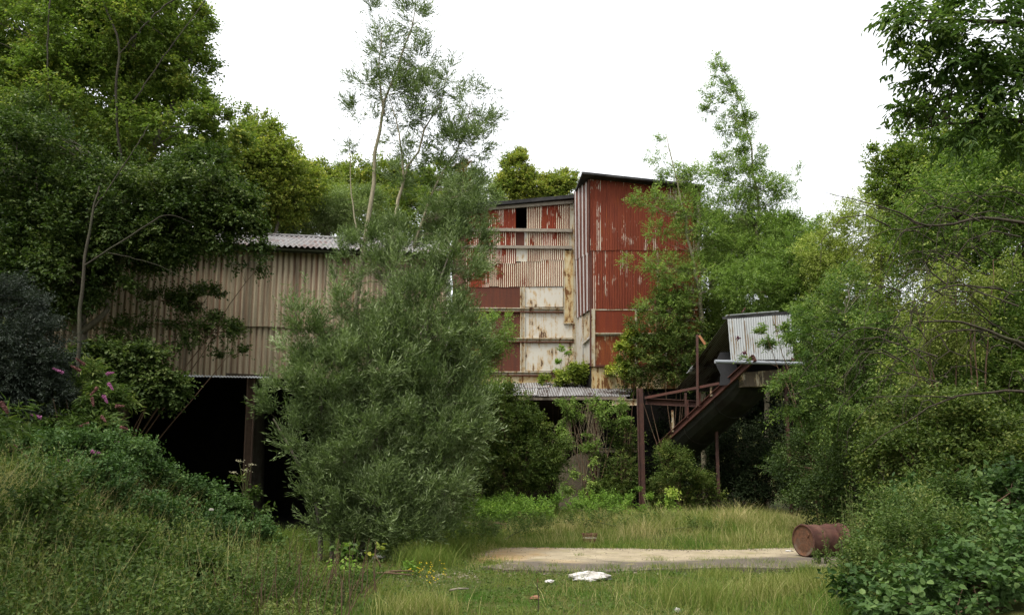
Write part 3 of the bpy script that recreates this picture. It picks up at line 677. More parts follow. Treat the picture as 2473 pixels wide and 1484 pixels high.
n0 = P(1406, 414, 34.9); n1 = TP.off(.45).at(1703, 446)
b0 = P(1382, 468, 38.0); b0[2] = n0[2] - .12; far0 = b0 + (b0 - n0) * 1.4; far1 = n1 + (b0 - n0) * 2.4
v = [n0, n1, far1, far0]
m = MB(); m.hexa([x - UP * .10 for x in v], v); m.build('roof', M['roofdark'], mill)
tz_ = TP.at(1450, 765)[2]
prism([c1, c2, c2 + tb * .08, c1 + tb * .08], 0, TP.at(*zx(900, 1440))[2] - .05, M['dark'], 'lower_wall', mill)
prism([farb - np.r_[dd * .02, 0], nearb, nearb + tb * .4, farb + bk * .2], 0, SD.at(*zx(800, 1300))[2], M['dark'], 'lower_wall', mill)
prism([farb + bk * .3, c1 + tb * .3, c2 - TP.dir * .1 + tb * .3, c2 - TP.dir * .1 + tb * 7, farb + bk * 7], TP.at(1500, 900)[2], TP.at(1500, 899)[2] + .1, M['dark'], 'floor', mill)

# ------------------------------------------------------------------ canopy in front of the mill
can = thing('canopy', 'low corrugated iron canopy along the foot of the mill, moss on its sheets', 'canopy', np.r_[P(1400, 1200, 33.5)[:2], 0])
fr = [P(x, 956, 33.0 + (x - 1200) * .0016) for x in (1120, 1520)]; ba = [P(x, 925, 37.0 + (x - 1200) * .0016) for x in (1120, 1535)]
segs = [0, .22, .42, .57, .78, 1.0]
cn = unit(np.cross(fr[1] - fr[0], ba[0] - fr[0])); cn = cn if cn[2] > 0 else -cn
for k in range(5):
    a, b = segs[k], segs[k + 1] + (.01 if k < 4 else 0); o = cn * (.015 * (k % 2))
    lp = lambda q, s: q[0] * (1 - s) + q[1] * s
    corr3([lp(ba, a) + o, lp(ba, b) + o, lp(fr, b) + o, lp(fr, a) + o], .076, .012, M['zincdark'], 'roof_sheet', can, cn, (k * 4.1, k * 3.3), .03)
for (a, b, s0) in ((.27, .44, .55), (.0, .2, .25), (.36, .5, 0.0)):   # newer loose zinc sheets
    q = [lp(ba, a) * (1 - s0) + lp(fr, a) * s0, lp(ba, b) * (1 - s0) + lp(fr, b) * s0]; s1 = min(s0 + .44, 1)
    q += [lp(ba, b) * (1 - s1) + lp(fr, b) * s1, lp(ba, a) * (1 - s1) + lp(fr, a) * s1]
    corr3([x + cn * .035 for x in q], .076, .012, rustsheet('bright_zinc', .076, (.10, .08, .06), (.08, .065, .05), (.40, .41, .42), .42, 1.6, 1), 'zinc_sheet', can, cn, (a * 9, 2), .02)
m = MB(); m.bar(P(1120, 962, 33.05), P(1512, 961, 33.5), .08, .12); m.build('front_beam', rough('pale_beam', (.12, .09, .065), (.20, .17, .13), 6, .9), can)
for (x, Y_, top, w_) in ((1440, 33.3, 966, .17), (1428, 34.5, 964, .12), (1214, 33.3, 966, .15)):
    p = P(x, 1200, Y_); p[2] = -.1; t_ = P(x, top, Y_); m = MB(); m.ibeam(p, np.array([p[0], p[1], t_[2]]), w_, w_, .018, (1, 0, 0)); m.build('column', M['girderred'], can)
for (x0, x1, y, Y0, h_, mt) in ((1478, 1545, 971, 33.2, .24, 'frame'), (1440, 1546, 1086, 33.2, .16, 'frame'), (1404, 1440, 1050, 33.6, .1, 'girderred')):
    m = MB(); m.ibeam(P(x0, y, Y0), P(x1, y, Y0 - .3), .1, h_, .018, channel=True); m.build('cross_beam', M[mt], can)
pier = thing('pier', 'crumbling pale rendered stub wall under the canopy beside the rusty column', 'wall', np.r_[P(1395, 1200, 33.9)[:2], 0])
q0, q1 = P(1350, 1200, 34.2), P(1450, 1200, 34.0); tops = [1128, 1118, 1105, 1096, 1090, 1098, 1104, 1100]
m = MB(); n_ = len(tops)
for k in range(n_ - 1):
    a = q0 + (q1 - q0) * k / (n_ - 1); b = q0 + (q1 - q0) * (k + 1) / (n_ - 1) ; za = P(1400, tops[k], 34)[2]; zb2 = P(1400, tops[k + 1], 34)[2]
    a0, b0_ = np.r_[a[:2], -.1], np.r_[b[:2], -.1]
    m.hexa([a0, b0_, np.r_[b[:2], zb2], np.r_[a[:2], za]], [x + np.array([0, .35, 0]) for x in (a0, b0_, np.r_[b[:2], zb2], np.r_[a[:2], za])])
m.build('render_wall', M['wallstone'], pier)
m = MB(); p = P(1430, 1100, 33.95); m.bar([p[0], p[1], -.1], [p[0], p[1], P(1430, 985, 34)[2]], .18, .3, (1, 0, 0)); m.build('brick_stack', rough('dark_brickwork', (.07, .042, .03), (.05, .034, .024), 7, .95, (.05, .05, .035)), pier)

# ------------------------------------------------------------------ steel post and gantry beam
gp = thing('gantry_post', 'tall rusty brown steel post standing clear of the canopy, beam bolted near its top', 'post', np.r_[P(1552, 1236, 31)[:2], 0])
b = P(1552, 1236, 31); b[2] = -.2; t_ = P(1551.5, 937, 31); t_[0] = b[0] - .01
m = MB(); m.ibeam(b, t_, .20, .22, .02, (1, 0, 0)); m.build('upright', M['girder'], gp)
m = MB(); m.bar(b + UP * .17, b + UP * .20, .34, .34, (1, 0, 0)); m.build('base_plate', M['girder'], gp)
m = MB(); m.ibeam(P(1559, 968, 31.0), P(1692, 975, 30.3), .12, .24, .02, channel=True); m.build('beam', M['girder'], gp)
m = MB(); m.bar(P(1558, 960, 30.9), P(1738, 925, 28.4), .06, .09); m.build('brace', M['girderred'], gp)

# ------------------------------------------------------------------ conveyor
def cz(a, b): return (1515.4 + a * .4186, 681.9 + b * .4186)
conv = thing('conveyor', 'sloping rusty conveyor under a corrugated hood ending in a white iron box', 'conveyor', np.r_[P(1760, 1200, 29)[:2], 0])
e0 = P(1592, 1076, 31.2); e1 = P(1822, 863, 27.0); D_ = unit(e1 - e0); W_ = unit(np.cross(D_, UP)) ; W_ = W_ if W_[0] > 0 else -W_
W_ = unit(np.array([.86, .51, 0])); CWD = 1.85; N_ = unit(np.cross(W_, D_)); N_ = N_ if N_[2] > 0 else -N_
Lc = np.linalg.norm(e1 - e0)
def K(s, w_, h_): return e0 + D_ * (s * Lc) + W_ * w_ + UP * h_
m = MB(); m.ibeam(e0, e1, .10, .24, .022, N_, channel=True); m.build('stringer', M['girderred'], conv)
m = MB(); m.ibeam(K(0, CWD, 0), K(1, CWD, 0), .10, .24, .022, N_, channel=True); m.build('stringer', M['girder'], conv)
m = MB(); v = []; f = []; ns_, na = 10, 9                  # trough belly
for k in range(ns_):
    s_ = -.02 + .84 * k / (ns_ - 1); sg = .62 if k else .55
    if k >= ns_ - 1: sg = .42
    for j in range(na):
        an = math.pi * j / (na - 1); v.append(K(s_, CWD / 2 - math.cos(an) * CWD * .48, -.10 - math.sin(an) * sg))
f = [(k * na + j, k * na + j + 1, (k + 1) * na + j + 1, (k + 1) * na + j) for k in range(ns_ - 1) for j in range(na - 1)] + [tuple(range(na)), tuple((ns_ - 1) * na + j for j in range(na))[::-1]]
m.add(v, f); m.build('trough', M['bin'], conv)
for s_ in (.28, .60):
    m = MB(); pts = [K(s_, CWD / 2 - math.cos(math.pi * j / 8) * CWD * .5, -.11 - math.sin(math.pi * j / 8) * .64) for j in range(9)]; m.tube(pts, [.018] * 9, 5); m.build('strap', M['bin'], conv)
for s_ in np.linspace(.05, .8, 9):
    m = MB(); m.tube([K(s_, .06, .12), K(s_, CWD - .06, .12)], [.06, .06], 8); m.build('roller', M['girder'], conv)
for s_, h_ in ((.16, .42), (.33, .62), (.46, .5), (.58, .32)):
    m = MB(); m.bar(K(s_, 0, .05), K(s_, 0, .05 + h_), .05, .07, (1, 0, 0)); m.build('bracket', M['girderred'] if h_ > .45 else M['frame'], conv)
# hood: posts, roof sheets, far side, end sheet
et = P(*cz(578, 207), 27.0); lt = P(*cz(275, 617), 31.0)
rw = W_ * (CWD + .25)
mid = et + (lt - et) * .66; hn = unit(np.cross(W_, et - lt)); hn = hn if hn[2] > 0 else -hn
corr3([et + UP * .03, et + rw + UP * .03, mid + rw, mid], .076, .012, M['zincdark'], 'hood_roof', conv, hn, (0, 0), .0)
mid2 = et + (lt - et) * .60 - UP * .09
bt = MB
corr3([mid2 + W_ * .1, mid2 + rw, lt + rw, lt], .076, .012, M['zincdark'], 'hood_roof', conv, hn, (3, 3), .0)
for k in range(3):
    a = mid + (lt - et) * (.02 * k) + UP * (.02 - .05 * k) - W_ * .05 * k
    m = MB(); m.bar(a, a + W_ * .35 , .16, .012, hn); m.build('loose_sheet', M['zinc'], conv)
far = [et + rw * .97, lt + rw * .97, K(.1, CWD, 0), K(.98, CWD, 0)]
m = MB(); m.hexa([x for x in far], [x + W_ * .02 for x in far]); m.build('far_side', M['dark'], conv)
ee = [P(*cz(577, 210), 26.95), P(*cz(945, 183), 27.95), P(*cz(962, 436), 27.9), P(*cz(597, 445), 26.9)]
en = unit(np.cross(ee[1] - ee[0], ee[3] - ee[0])); en = en if en[1] < 0 else -en
corr3([ee[0], ee[1], ee[2] - UP * .02, ee[3] - UP * .02], .1, .012, M['zinc'], 'end_sheet', conv, en, (0, 0), .01)
m = MB(); m.hexa([ee[0] + UP * .09, ee[1] + UP * .12, ee[1] + UP * .0, ee[0] - UP * .0], [x + np.array([-.1, .25, .03]) for x in (ee[0] + UP * .09, ee[1] + UP * .12, ee[1], ee[0])]); m.build('top_flashing', M['roofdark'], conv)
m = MB(); a, b = ee[0] + UP * .13 - en * .05, ee[0] * .2 + ee[1] * .8 + UP * .15 - en * .05; m.bar(a, b, .1, .025); m.build('top_flashing', M['zinc'], conv)
m = MB(); a = P(*cz(660, 172), 26.9); m.bar(a, a + np.array([.12, 0, .16]), .05, .03); m.build('bent_bracket', M['girderred'], conv)
m = MB(); m.tube([P(*cz(505, 455), 26.7), P(*cz(1022, 468), 27.6)], [.062, .062], 12); m.build('gutter_pipe', M['pipe'], conv)
q = [P(*cz(535, 402), 28.0), P(*cz(598, 398), 28.0), P(*cz(645, 520), 28.0), P(*cz(612, 590), 28.0), P(*cz(530, 592), 28.0), P(*cz(537, 530), 28.0), P(*cz(505, 462), 28.0)]
m = MB(); k = len(q); m.add(q + [x + np.array([0, .01, 0]) for x in q], [tuple(range(k))[::-1], tuple(range(k, 2 * k))] + [(i, (i + 1) % k, (i + 1) % k + k, i + k) for i in range(k)]); m.build('side_plate', rough('grey_mesh_plate', (.025, .025, .027), (.045, .045, .048), 30, .8), conv)
for (x0, y0, x1, y1, Y_) in ((402, 300, 404, 712, 29.0), (335, 635, 337, 780, 30.0), (258, 735, 264, 845, 30.6)):
    m = MB(); a, b = P(*cz(x0, y0), Y_), P(*cz(x1, y1), Y_); m.bar(a, b, .09 if y0 == 300 else .06, .07, (1, 0, 0)); m.build('upright', M['girder'] if y0 != 735 else M['frame'], conv)
m = MB(); m.bar(P(*cz(412, 305), 29.1), P(*cz(448, 356), 29.1), .05, .08); m.build('splintered_board', rough('raw_wood', (.30, .13, .06), (.36, .18, .09), 8, .9), conv)
m = MB(); m.bar(P(*cz(735, 432), 26.9), P(*cz(722, 430), 26.9), .1, .05); m.build('bent_bracket', M['girderred'], conv)
m = MB(); m.bar(P(*cz(958, 435), 27.9), P(*cz(885, 530), 28.2), .16, .2); m.build('drive_arm', M['girder'], conv)
m = MB(); m.tube([P(*cz(895, 520), 27.9), P(*cz(915, 565), 28.0)], [.14, .16], 10); m.build('drive_arm', M['girder'], conv)
q = [P(*cz(650, 520), 27.6), P(*cz(890, 500), 28.2), P(*cz(900, 595), 28.2), P(*cz(680, 600), 27.6)]
m = MB(); m.hexa(q, [x + np.array([-.2, .5, 0]) for x in q]); m.build('chute_plate', flatpaint('pale_chute', (.42, .39, .30), (.12, .09, .06), (.07, .06, .045), .45), conv)
for (x, Y_, yt) in ((525, 29.9, 800), (940, 28.3, 600)):
    p = P(*cz(x, 1200), Y_); p[2] = -.1; t_ = P(*cz(x, yt), Y_); m = MB(); m.bar(p, [p[0], p[1], t_[2]], .10, .10, (1, 0, 0)); m.build('leg', M['girder'], conv)

# ------------------------------------------------------------------ barrel
g0 = G(1941, 1343, .055); hd = R(68); axb = np.array([math.sin(hd), math.cos(hd), 0.0]); cb = g0 + UP * .29
brl = thing('oil_drum', 'rusty dented oil drum lying on its side at the edge of the concrete', 'oil drum', g0)
prof = [(0, .272), (.0, .290), (.012, .294), (.024, .286), (.10, .282), (.27, .280), (.285, .290), (.30, .291), (.315, .280), (.44, .276), (.565, .280), (.58, .291), (.595, .290), (.61, .280), (.78, .282), (.856, .286), (.868, .294), (.88, .290), (.88, .27)]
xx = unit(np.cross(axb, UP)); v = []; nn_ = 48
for s_, r_ in prof:
    for k in range(nn_):
        a = 2 * math.pi * k / nn_; d = xx * math.cos(a) + UP * math.sin(a)
        dent = .02 * math.exp(-((a - 1.5) / .45) ** 2 - ((s_ - .40) / .13) ** 2) + .012 * math.exp(-((a - 2.6) / .4) ** 2 - ((s_ - .2) / .1) ** 2)
        v.append(cb + axb * s_ + d * (r_ - dent))
f = [(k * nn_ + i, k * nn_ + (i + 1) % nn_, (k + 1) * nn_ + (i + 1) % nn_, (k + 1) * nn_ + i) for k in range(len(prof) - 1) for i in range(nn_)]
f.append(tuple((len(prof) - 1) * nn_ + i for i in range(nn_)))
mk('body', v, f, M['barrel'], brl, smooth=True)
v = [cb + axb * .018]; f = []
for q, (rr, dp) in enumerate(((.1, .016), (.2, .02), (.262, .02), (.272, .004))):
    for k in range(nn_): a = 2 * math.pi * k / nn_; v.append(cb + axb * dp + (xx * math.cos(a) + UP * math.sin(a)) * rr)
for i in range(nn_): f.append((0, 1 + i, 1 + (i + 1) % nn_))
for q in range(3):
    for i in range(nn_): f.append((1 + q * nn_ + i, 1 + (q + 1) * nn_ + i, 1 + (q + 1) * nn_ + (i + 1) % nn_, 1 + q * nn_ + (i + 1) % nn_))
mk('lid', v, f, M['barrelend'], brl, smooth=True)
m = MB(); pc = cb + axb * .012 + (xx * .62 + UP * .5) * .2; m.tube([pc + axb * .01, pc - axb * .012], [.032, .03], 12); m.build('bung', M['barrelend'], brl)

# ------------------------------------------------------------------ small things lying about
bk0 = G(1424, 1309, .05); bk0[2] -= .045
bs = thing('wire_basket', 'small rust red ribbed basket half sunk in the grass beyond the concrete', 'basket', bk0)
for k in range(6):
    m = MB(); m.torus(bk0 + UP * (.02 + .042 * k), .115 + .011 * k, .0085, n=24, m=5); m.build('hoop', M['frame'] if k == 3 else M['wicker'], bs)
for k in range(10):
    a = 2 * math.pi * k / 10; d = np.array([math.cos(a), math.sin(a), 0]); m = MB(); m.tube([bk0 + d * .11 + UP * .02, bk0 + d * .172 + UP * .255], [.007, .007], 4); m.build('stave', M['frame'] if k == 8 else M['wicker'], bs)
def lump(name, label, cat, c, rad, mat, seed, flat=.0, n=26, amp=.28, part=None):
    r_ = np.random.default_rng(seed); v = []; ph = r_.uniform(0, 6.28, (6, 2)); fr_ = r_.integers(1, 7, (6, 2))
    for i in range(n // 2 + 1):
        th = math.pi * i / (n // 2)
        for j in range(n):
            a = 2 * math.pi * j / n; d = np.array([math.sin(th) * math.cos(a), math.sin(th) * math.sin(a), math.cos(th)])
            s_ = 1 + amp * sum(math.sin(fr_[k, 0] * a + ph[k, 0]) * math.sin(fr_[k, 1] * th + ph[k, 1]) for k in range(6)) / 3 + r_.normal(0, amp * .12)
            s_ = s_ if 0 < i < n // 2 else 1
            q = d * s_ * np.array(rad); q[2] = max(q[2], -rad[2] * .5); v.append(c + q)
    f = [(i * n + j, (i + 1) * n + j, (i + 1) * n + (j + 1) % n, i * n + (j + 1) % n) for i in range(n // 2) for j in range(n)]
    return tag(mk(name, v, f, mat, None), label, cat)
c = G(1424, 1398, .03); lump('plastic_sack', 'crumpled dirty white plastic sack lying flat on the grass before the concrete', 'plastic sack', c + UP * .035, (.30, .17, .075), M['white'], 3, n=44, amp=.24)
c = G(1328, 1404, .03); lump('plastic_scrap', 'small flat white scrap lying beside the larger crumpled sack', 'litter', c + UP * .01, (.07, .05, .02), M['white'], 4)
c = G(1293, 1446, .02); lump('broken_brick', 'broken reddish brown brick lying in the short grass', 'brick', c + UP * .015, (.07, .05, .034), M['brick'], 5, n=12)
c = G(1637, 1478, .02); lump('white_stone', 'pale white stone in the grass at the bottom edge of the picture', 'stone', c + UP * .02, (.035, .035, .035), M['white'], 6, n=14)
c = G(1424, 1318, .03); lump('white_pebble', 'tiny white pebble in the grass below the ribbed basket', 'stone', c + UP * .01, (.035, .03, .02), M['white'], 7, n=12)
c = G(1905, 1329, .06); lump('pale_flake', 'thin pale flake of concrete at the far rim of the slab', 'rubble', c, (.08, .05, .015), M['white'], 8, n=14)
c = G(913, 1352, .05); lump('pale_board', 'narrow pale board lying under the willow bush', 'board', c + UP * .06, (.14, .04, .035), M['white'], 9, n=12, amp=.1)
c = P(510, 1230, 12.6); lump('paper_scrap', 'bright white paper scrap caught on the bramble bank', 'litter', c, (.035, .015, .025), M['white'], 12, n=10, amp=.5)
m = MB(); a, b = G(1085, 1424, .05), G(1132, 1420, .05); m.tube([a, (a + b) / 2 + UP * .012, b], [.016, .014, .010], 6); tag(m.build('stick', M['timber'], smooth=True), 'short bare pale stick lying on the short grass', 'stick')
# rotting branches in a heap
for k in range(11):
    c = G(1150, 1283, .05) + np.r_[rng.normal(0, .28, 2), 0]; an = rng.uniform(-.5, .5); l_ = rng.uniform(.35, .7); d = np.array([math.cos(an), math.sin(an), rng.normal(0, .1)]) * l_
    m = MB(); m.tube([c + UP * rng.uniform(.03, .3), c + d * .5 + UP * rng.uniform(.05, .3) + rng.normal(0, .03, 3), c + d + UP * rng.uniform(.03, .25)], [.02, .016, .008], 5)
    tag(m.build('dead_branch', B['twig']), 'dead brown branch in the brushwood beside the willow bush', 'branch', 'dead branches heaped beside the willow bush')

# ------------------------------------------------------------------ grass
def blades(pos, h, w_, lean, tint):
    n = len(pos); a = rng.uniform(0, 2 * math.pi, n); d = np.stack([np.cos(a), np.sin(a), np.zeros(n)], 1)
    b = rng.uniform(0, 2 * math.pi, n); s = np.stack([np.cos(b), np.sin(b), np.zeros(n)], 1) * (w_ / 2)[:, None]
    l = (lean * h)[:, None]; hh = (UP[None] * h[:, None])
    p1 = pos + hh * .5 + d * l * .3; p2 = pos + hh * .93 + d * l
    v = np.stack([pos - s, pos + s, p1 + s * .8, p1 - s * .8, p2 + s * .12, p2 - s * .12], 1).reshape(-1, 3)
    o = (np.arange(n) * 6)[:, None]; f = np.stack([o + [0, 1, 2, 3], o + [3, 2, 4, 5]], 1).reshape(-1, 4)
    return v, f, np.repeat(tint, 2)
def vnoise(x, y, sc, seed=0):
    r_ = np.random.default_rng(seed); t = r_.uniform(0, 1, (64, 64)); X_, Y_ = x * sc + 100, y * sc + 100
    i, j = np.floor(X_).astype(int), np.floor(Y_).astype(int); f, g = X_ - i, Y_ - j; f, g = f * f * (3 - 2 * f), g * g * (3 - 2 * g)
    T = lambda a, b: t[a % 64, b % 64]
    return T(i, j) * (1 - f) * (1 - g) + T(i + 1, j) * f * (1 - g) + T(i, j + 1) * (1 - f) * g + T(i + 1, j + 1) * f * g
def ground_pts(n, x0, x1, y0, y1, far=1.0):
    u = rng.uniform(0, 1, n); y = y0 + (y1 - y0) * u ** far; x = rng.uniform(0, 1, n); x = (x0 + (x1 - x0) * x) * (y / y0 if False else 1)
    return x, y
def field(n, x0, x1, y0, y1, h, tint, w_=.006, lean=.35, dens=None, slabkeep=False, tn=.12, far=1.0):
    x, y = ground_pts(n, x0, x1, y0, y1, far)
    k = ~inside(np.stack([x, y], 1), slw) & (rng.uniform(0, 1, n) < .12 + 1.2 * vnoise(x, y, 3.2, 31) * (.35 + 1.1 * vnoise(x, y, .9, 32))) & (np.hypot(x - bk0[0], (y - bk0[1]) * .6 + .16) > .30)
    if dens is not None: k &= rng.uniform(0, 1, n) < dens(x, y)
    x, y = x[k], y[k]; n = len(x)
    hh = h(x, y) if callable(h) else np.full(n, h); hh = hh * rng.uniform(.4, 1.35, n) * (.6 + .8 * vnoise(x, y, 2.6, 33))
    tt = tint(x, y) if callable(tint) else np.full(n, tint)
    pos = np.stack([x, y, height(x, y) - .01], 1)
    return blades(pos, hh, np.full(n, w_) * rng.uniform(.6, 1.4, n) * (1 + .035 * y), rng.uniform(.05, 1, n) * lean * 2, np.clip(tt + rng.normal(0, tn, n), 0, 1))
def lawn_h(x, y):
    a = .05 + .05 * vnoise(x, y, .8, 1)
    a = a + .14 * sm(.8, 2.6, x + 1.4 * vnoise(x, y, .7, 2) - .7) * sm(11.6, 9.8, y + .8 * vnoise(x, y, .9, 14)) * (.45 + vnoise(x, y, 1.4, 15))                                   # taller at right foreground
    a = a + .14 * sm(-1.0, -3.2, x) * sm(14.5, 12, y)
    a = a + .17 * sm(16.9, 18.8, y) * (.2 + 1.3 * vnoise(x, y, 1.3, 3))
    a = a + .26 * np.exp(-((x - 5.3) / 2.6) ** 2 - ((y - 22) / 2.2) ** 2) + .1 * sm(24, 27, y)
    return a
def lawn_t(x, y):
    t = .35 + .6 * (vnoise(x, y, .55, 5) - .5) + .6 * (vnoise(x, y, 1.9, 6) - .5)
    t = t - .30 * np.exp(-((x + .9) / 1.7) ** 2 - ((y - 10.3) / 1.3) ** 2)                                        # lush green patch
    t = t + .26 * sm(17.2, 19, y) * sm(-2, 1, x) + .14 * np.exp(-((x - 5.5) / 2.4) ** 2 - ((y - 22) / 2) ** 2)
    return t
gparts = [field(95000, -6.5, 6.5, 8.0, 13.8, lawn_h, lawn_t, .0045, .4), field(60000, -6, 8, 13.4, 19, lawn_h, lawn_t, .005, .4, far=1.0),
          field(110000, -3, 12, 17, 30, lawn_h, lawn_t, .006, .45), field(5000, .4, 6, 8.2, 11.4, lambda x, y: .32 + 0 * x, lambda x, y: .55 + .3 * vnoise(x, y, 2, 9), .0035, .5, dens=lambda x, y: vnoise(x, y, .9, 17) ** 1.5),
          field(14000, 0, 9.5, 17.6, 25, lambda x, y: .45 + 0 * x, lambda x, y: .62 + .3 * vnoise(x, y, 1, 8), .004, .35, dens=lambda x, y: vnoise(x, y, .6, 12) ** 1.5)]
# tufts
def tuft(n, cx, cy, r_, h_, tint):
    x = cx + rng.normal(0, r_, n); y = cy + rng.normal(0, r_, n)
    pos = np.stack([x, y, height(x, y) - .01], 1)
    return blades(pos, h_ * rng.uniform(.5, 1.2, n), np.full(n, .006) * rng.uniform(.6, 1.4, n), rng.uniform(.1, 1, n) * .8, np.clip(tint + rng.normal(0, .13, n), 0, 1))
for (px, py, r_, h_, tn_, n_) in ((1750, 1388, .2, .17, .5, 600), (1712, 1388, .12, .16, .5, 300), (1950, 1380, .1, .2, .3, 250), (1590, 1372, .1, .14, .4, 250), (1150, 1330, .2, .22, .75, 700), (1200, 1318, .15, .25, .5, 500),
                                 (1080, 1340, .3, .45, .42, 1500), (1110, 1300, .35, .4, .4, 1500), (1030, 1365, .25, .4, .4, 1200), (1010, 1478, .22, .3, .62, 1100), (640, 1370, .3, .5, .5, 1500), (700, 1330, .3, .5, .35, 1400), (560, 1410, .3, .45, .65, 1300), (1890, 1410, .3, .2, .5, 700), (1960, 1440, .3, .3, .6, 900), (1830, 1440, .3, .28, .65, 900), (1700, 1455, .3, .42, .45, 900)):
    g_ = G(px, py, .03); gparts.append(tuft(n_, g_[0], g_[1], r_, h_, tn_))
for (px, py, r_, h_, n_) in ((1590, 1352, .10, .10, 150), (1700, 1352, .14, .09, 200), (1770, 1350, .22, .07, 260), (1480, 1371, .1, .1, 120), (1255, 1347, .1, .07, 90), (1640, 1366, .16, .11, 200), (1860, 1358, .16, .09, 200), (1400, 1340, .05, .08, 50), (1190, 1355, .12, .09, 160), (1335, 1366, .09, .08, 80), (1740, 1372, .25, .1, 260)):
    g_ = G(px, py, .05); gparts.append(tuft(n_, g_[0], g_[1], r_, h_ + .05, .42))
v, f, t = cat3(gparts)
tag(mk('grass', v, f, L['grass'], face_attr={'tint': t}), kind='stuff')
# gravel and crumbs of concrete along the slab and on the bare strip
def pebbles(n, fx, s0, s1):
    x, y = fx(n); n = len(x); s = rng.uniform(s0, s1, n)[:, None, None] * rng.uniform(.6, 1.3, (n, 6, 1))
    d = np.array([[1, 0, 0], [0, 1, 0], [-1, 0, 0], [0, -1, 0], [0, 0, .6], [0, 0, -.6]], float)[None] * s; d += rng.normal(0, .25, d.shape) * s
    z = height(x, y); z = np.where(inside(np.stack([x, y], 1), slw), .054, z)
    v = (np.stack([x, y, z], 1)[:, None] + d).reshape(-1, 3); o = (np.arange(n) * 6)[:, None]
    return v, np.concatenate([o + np.array(q) for q in ((0, 1, 4), (1, 2, 4), (2, 3, 4), (3, 0, 4), (1, 0, 5), (2, 1, 5), (3, 2, 5), (0, 3, 5))])
def rim(n):
    k = rng.integers(0, len(rag), n); q = rag[k] + rng.normal(0, .16, (n, 2)); return q[:, 0], q[:, 1]
def strip(n):
    a = rng.uniform(0, 1, n); q = np.array([G(600 + 560 * t, 1392 - 8 * t + rng.normal(0, 9), .02)[:2] for t in a]); return q[:, 0], q[:, 1]
def ontop(n):
    q = np.stack([rng.uniform(-.8, 7, n), rng.uniform(13, 17, n)], 1); q = q[inside(q, slw)]; return q[:, 0], q[:, 1]
v1, f1 = pebbles(2600, rim, .006, .022); v2, f2 = pebbles(1500, strip, .006, .02); v3, f3 = pebbles(900, ontop, .004, .012)
tag(mk('gravel', np.concatenate([v1, v2, v3]), np.concatenate([f1, f2 + len(v1), f3 + len(v1) + len(v2)]), rough('gravel_crumbs', (.20, .17, .13), (.10, .08, .06), 9, .95, (.30, .27, .21))), kind='stuff')
x, y = rim(5200); gb = blades(np.stack([x, y, np.full(len(x), .03)], 1), rng.uniform(.03, .16, len(x)), np.full(len(x), .006), rng.uniform(.1, .9, len(x)), np.clip(rng.normal(.5, .2, len(x)), 0, 1))
tag(mk('edge_grass', gb[0], gb[1], L['grass'], face_attr={'tint': gb[2]}), kind='stuff')
# low moss and clover leaves among the grass
x, y = ground_pts(26000, -6, 9, 8, 29); k = ~inside(np.stack([x, y], 1), slw); x, y = x[k], y[k]
v, f, t = leaves(np.stack([x, y, height(x, y) + .02], 1), unit(rng.normal(0, 1, (len(x), 3)) + UP * .8), np.full(len(x), .08), 4, .035, .022, .35 + .3 * vnoise(x, y, 1.3, 4), ang=70, droop=.1)
tag(mk('clover', v, f, L['herb'], face_attr={'tint': t}), kind='stuff')

# ------------------------------------------------------------------ herbs: upright leafy stems
def herb_stuff(name, regions, mat, kind='stuff', **kw):
    parts = []
    for (n, fx, h0, h1, nl, ll, lw, tint) in regions:
        pos = fx(n); n = len(pos); h_ = rng.uniform(h0, h1, n)
        ax = unit(UP + rng.normal(0, .22, (n, 3)))
        tn_ = vnoise(pos[:, 0], pos[:, 1], 1.1, 41); h_ = h_ * (.55 + .9 * vnoise(pos[:, 0], pos[:, 1], .9, 42))
        parts.append(leaves(pos, ax, h_, nl, ll, lw, tint + .9 * (tn_ - .5) + rng.normal(0, .12, n), ang=62, droop=.12, jit=.1, pair=True, **kw))
    v, f, t = cat3(parts)
    return tag(mk(name, v, f, mat, face_attr={'tint': t}), kind=kind)
def bank_pts(x0, x1, y0, y1, f_=None):
    def fx(n):
        x = rng.uniform(x0, x1, n); y = rng.uniform(y0, y1, n)
        if f_ is not None: k = f_(x, y); x, y = x[k], y[k]
        return np.stack([x, y, height(x, y)], 1)
    return fx
left_of = lambda x, y: x < -3.4 + (y - 8) * -.02 + .5 * np.sin(y * 1.3)
herb_stuff('nettles', [(5200, bank_pts(-9, -2.6, 6.6, 12.5, lambda x, y: (x < -2.9 - .16 * (y - 8)) | ((vnoise(x, y, 1.2, 21) > .62) & (x < -2.6))), .35, .9, 22, .055, .022, .40),
                       (2600, bank_pts(-9.5, -4.0, 12, 18, left_of), .2, .5, 16, .06, .024, .34),
                       (700, bank_pts(-3.4, -1.9, 8.6, 12.8), .1, .4, 12, .05, .022, .5)], L['herb'])
x = rng.uniform(-9.5, -3.2, 9000); y = rng.uniform(6.6, 18, 9000); k = x < -3.2 - .12 * (y - 8) 
x, y = x[k], y[k]; gs = blades(np.stack([x, y, height(x, y)], 1), rng.uniform(.25, .75, len(x)) * np.where(y > 11.5, .6, 1), np.full(len(x), .006), rng.uniform(.1, .9, len(x)), np.clip(.55 + rng.normal(0, .2, len(x)), 0, 1))
x2 = rng.uniform(-9, -5.2, 4000); y2 = rng.uniform(9.5, 14, 4000); g2 = blades(np.stack([x2, y2, height(x2, y2)], 1), rng.uniform(.4, .85, 4000), np.full(4000, .006), rng.uniform(.1, 1, 4000), np.clip(.85 + rng.normal(0, .1, 4000), 0, 1)); gs = cat3([gs, g2])
